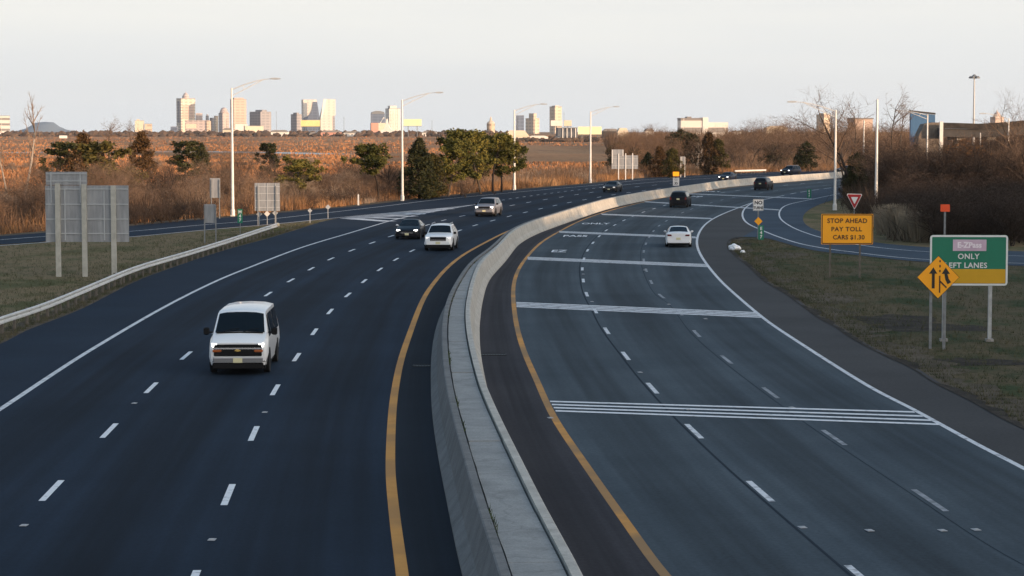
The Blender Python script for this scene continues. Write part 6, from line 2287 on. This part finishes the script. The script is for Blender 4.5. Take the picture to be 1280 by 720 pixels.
M['far_wood'] = leaf_mat('far winter woods', [(.05, .035, .028), (.10, .065, .045), (.15, .10, .07)], .06)
tag(mb.build('woods', M['far_wood']), 'low dark woods along the far edge of the marsh', kind='stuff')

# landfill hill on the horizon, distance haze put into its blue colour
mb = MB(); D = 9000; K = 2800 / D; p = at(58, 160, D)
prof = [(-34, 0), (-22, 4), (-14, 10), (-2, 11.2), (9, 10.6), (15, 6), (22, 2.5), (30, 0)]
rows = []
for j, s in enumerate((0, .7, 1, .7, 0)):
    for x, z in prof:
        mb.v.append((p.x + x / K, p.y + (j - 2) * 60, GZ + (z + 1.5) * s / K))
n = len(prof)
for j in range(4):
    for i in range(n - 1):
        a = j * n + i; mb.f.append((a, a + 1, a + n + 1, a + n)); mb.m.append(0)
M['hill'] = mat('distant hill', (.16, .21, .26), (.19, .235, .28), rough=.95, scale=.01)  # pale blue base colour stands in for haze
tag(mb.build('hill', M['hill'], smooth=60), kind='structure')

# ------------------------------------------------------------------ overpass on the right
D = 372; K = 2800 / D
ov = empty('overpass', at(1225, 190, D).xy.to_3d(), 0, 'dark concrete overpass beyond the bare woods on the right', 'bridge')
o0 = ov.location
def ow(x, y, dy=0): 
    q = at(x, y, D); return (q.x - o0.x, dy, q.z)
top = [(1172, 153.2), (1195, 153.8), (1220, 154.6), (1245, 153.2), (1270, 151), (1300, 148.5), (1340, 146)]
mb = MB()
for (a, b) in zip(top, top[1:]):
    A = ow(*a); B = ow(*b)
    mb.hexa([(A[0], -2, A[2] - 2.3), (B[0], -2, B[2] - 2.3), (B[0], 9, B[2] - 2.3), (A[0], 9, A[2] - 2.3), (A[0], -2, A[2] - .95), (B[0], -2, B[2] - .95), (B[0], 9, B[2] - .95), (A[0], 9, A[2] - .95)])
mb.build('girder', M['girder'], ov)  # girder colour carries the unlit look of the bridge too
mb = MB()
for (a, b) in zip(top, top[1:]):
    A = ow(*a); B = ow(*b)
    mb.hexa([(A[0], -2.4, A[2] - .94), (B[0], -2.4, B[2] - .94), (B[0], -2.05, B[2] - .94), (A[0], -2.05, A[2] - .94), (A[0], -2.4, A[2]), (B[0], -2.4, B[2]), (B[0], -2.05, B[2]), (A[0], -2.05, A[2])])
mb.build('parapet', M['bridge_dark'], ov)
for x in (1200, 1238, 1285, 1330):
    A = ow(x, 160)
    MB().tube([(A[0], 3, -.5), (A[0], 3, A[2] - 1.2)], .55, 10).build('pier', M['concrete_grey'], ov)
    MB().box((A[0], 3, A[2] - 1.6), (1.4, 8, .8)).build('pier_cap', M['concrete_grey'], ov)
# wall flank left of the bridge and the lit column
A = ow(1146, 195); B = ow(1174, 153)
MB().prism([(A[0], -.4), (B[0] + .3, -.4), (B[0] + .3, B[2]), (B[0] - 1.2, B[2]), (A[0] + 1.2, B[2] - .3), (A[0] + .3, B[2] - 2.2)], 0, 4).build('abutment', M['abutment'], ov, fix=True)
A = ow(1172.5, 152)
MB().box((A[0], -2.9, (A[2] - .4) / 2), (.55, .55, A[2] + .4)).build('end_column', M['white_wall'], ov)
# blue clad panel
D2 = 392
q = at(1154, 190, D2)
bp_ = empty('blue_screen', (q.x, q.y, -.4), 0, 'tall blue clad screen wall at the left end of the overpass', 'wall')
def bw(x, y):
    r_ = at(x, y, D2); return (r_.x - q.x, r_.z + .4)
MB().prism([bw(1138.5, 200)[:1] + (0,), (bw(1169, 200)[0], 0), bw(1169, 143.6), bw(1138.5, 140.3)], 0, 1.2).build('cladding', M['blue_panel'], bp_, fix=True)
a, b = bw(1138.2, 139.8), bw(1169.3, 143.1)
MB().prism([(a[0], a[1]), (b[0], b[1]), (b[0], b[1] + .28), (a[0], a[1] + .28)], -.15, 1.35).build('coping', M['girder'], bp_, fix=True)

# ================================================================== unseen bank added in place of trees, shaped to shade the road from the right
mb = MB()
dirv = Vector((.306, .952, 0)); side = Vector((.952, -.306, 0)); org = Vector((175, 150, 0))
prof = [(-26, 0), (-14, .55), (-4, .95), (0, 1.0), (6, .93), (20, .5), (34, 0)]
ts = [-330 + 3 * k for k in range(0, 190)]
HT = [(-330, 34), (-150, 31), (-118, 24), (-85, 19.5), (-40, 17.8), (20, 18.6), (110, 19.5), (180, 21), (260, 16)]
for t in ts:
    hgt = lerp_table(HT, t) + .9 * mnoise.noise(Vector((t * .06, 0, 0))) + 1.1 * mnoise.noise(Vector((t * .35, 5, 0)))
    for s, f in prof:
        q = org + dirv * t + side * s
        mb.v.append((q.x, q.y, -.3 + hgt * f))
n = len(prof)
for j in range(len(ts) - 1):
    for i in range(n - 1):
        a = j * n + i; mb.f.append((a, a + 1, a + n + 1, a + n)); mb.m.append(0)
tag(mb.build('hill', M['bank'], smooth=60), kind='structure')  # added shade caster out of view; ragged crest stands in for treetops

# ================================================================== light, sky, air
SUN_EL = radians(5.5)
sx, sy = .8, -.6
sun_dir = Vector((sx * cos(SUN_EL), sy * cos(SUN_EL), sin(SUN_EL)))
sd = bpy.data.lights.new('sun', 'SUN'); sd.energy = 5.0; sd.angle = radians(.5); sd.color = (1, .66, .40)
so = bpy.data.objects.new('sun', sd); COL.objects.link(so)
so.rotation_euler = sun_dir.to_track_quat('Z', 'Y').to_euler()
so.location = (200, -150, 60)

w = bpy.data.worlds.new('World'); scene.world = w; w.use_nodes = True
nt = w.node_tree; L = nt.links.new
bg = nt.nodes['Background']
sky = N(nt, 'ShaderNodeTexSky'); sky.sky_type = 'NISHITA'; sky.sun_disc = False
sky.sun_elevation = SUN_EL; sky.sun_rotation = atan2(sx, sy); sky.altitude = 10; sky.air_density = 1.0; sky.dust_density = 1.5; sky.ozone_density = 1.2
tc = N(nt, 'ShaderNodeTexCoord'); sp_ = N(nt, 'ShaderNodeSeparateXYZ'); L(tc.outputs['Generated'], sp_.inputs[0])
# thin high cloud veil, whitest near the horizon
mr = N(nt, 'ShaderNodeMapRange'); mr.inputs[1].default_value = .05; mr.inputs[2].default_value = .40; mr.inputs[3].default_value = .95; mr.inputs[4].default_value = VEIL_HI
L(sp_.outputs[2], mr.inputs[0])
mp = N(nt, 'ShaderNodeMapping'); mp.inputs['Scale'].default_value = (2.0, 2.0, 26.0); L(tc.outputs['Generated'], mp.inputs['Vector'])
nz = N(nt, 'ShaderNodeTexNoise', Scale=1.6, Detail=5.0, Roughness=.55); L(mp.outputs['Vector'], nz.inputs['Vector'])
cr = N(nt, 'ShaderNodeValToRGB'); e = cr.color_ramp.elements
e[0].position = .3; e[0].color = (*VEIL_A, 1); e[1].position = .7; e[1].color = (*VEIL_B, 1)
L(nz.outputs['Fac'], cr.inputs['Fac'])
mr2 = N(nt, 'ShaderNodeMapRange'); mr2.inputs[1].default_value = 0.0; mr2.inputs[2].default_value = .055
L(sp_.outputs[2], mr2.inputs[0])
mxh = N(nt, 'ShaderNodeMix', data_type='RGBA'); L(mr2.outputs[0], mxh.inputs[0]); mxh.inputs[6].default_value = (*VEIL_H, 1); L(cr.outputs['Color'], mxh.inputs[7])
mr3 = N(nt, 'ShaderNodeMapRange'); mr3.inputs[1].default_value = .06; mr3.inputs[2].default_value = .42
L(sp_.outputs[2], mr3.inputs[0])
mxb = N(nt, 'ShaderNodeMix', data_type='RGBA'); L(mr3.outputs[0], mxb.inputs[0]); L(mxh.outputs[2], mxb.inputs[6]); mxb.inputs[7].default_value = (*VEIL_UP, 1)
mx = N(nt, 'ShaderNodeMix', data_type='RGBA'); L(mr.outputs[0], mx.inputs[0]); L(sky.outputs[0], mx.inputs[6]); L(mxb.outputs[2], mx.inputs[7])
# the brighter hazy sky around the low sun
dt = N(nt, 'ShaderNodeVectorMath', operation='DOT_PRODUCT'); L(tc.outputs['Generated'], dt.inputs[0]); dt.inputs[1].default_value = tuple(sun_dir)
cl = N(nt, 'ShaderNodeMath', operation='MAXIMUM'); L(dt.outputs['Value'], cl.inputs[0]); cl.inputs[1].default_value = 0.0
pw = N(nt, 'ShaderNodeMath', operation='POWER'); L(cl.outputs[0], pw.inputs[0]); pw.inputs[1].default_value = 2.5
gl = N(nt, 'ShaderNodeMix', data_type='RGBA', blend_type='ADD', clamp_factor=False); L(pw.outputs[0], gl.inputs[0]); L(mx.outputs[2], gl.inputs[6]); gl.inputs[7].default_value = (*GLOW, 1)
L(gl.outputs[2], bg.inputs['Color'])
bg.inputs['Strength'].default_value = .12

if HAZE > 0:
    mb = MB().box((0, 5000, 93), (9000, 11000, 196))
    m = bpy.data.materials.new('haze'); m.use_nodes = True; hn = m.node_tree
    for q in list(hn.nodes): hn.nodes.remove(q)
    out = hn.nodes.new('ShaderNodeOutputMaterial'); pv = hn.nodes.new('ShaderNodeVolumePrincipled')
    pv.inputs['Color'].default_value = (.86, .88, .92, 1); pv.inputs['Density'].default_value = HAZE; pv.inputs['Anisotropy'].default_value = .2
    hn.links.new(pv.outputs[0], out.inputs['Volume'])
    tag(mb.build('haze', m), kind='stuff')

scene.view_settings.view_transform = 'Standard'
scene.view_settings.look = 'None'
scene.view_settings.exposure = EXPO
scene.view_settings.gamma = 1.0
scene.render.film_transparent = False
cy = scene.cycles
cy.use_denoising = True
cy.max_bounces = 5; cy.diffuse_bounces = 2; cy.glossy_bounces = 3; cy.transmission_bounces = 3; cy.volume_bounces = 0; cy.transparent_max_bounces = 8
cy.sample_clamp_indirect = 6
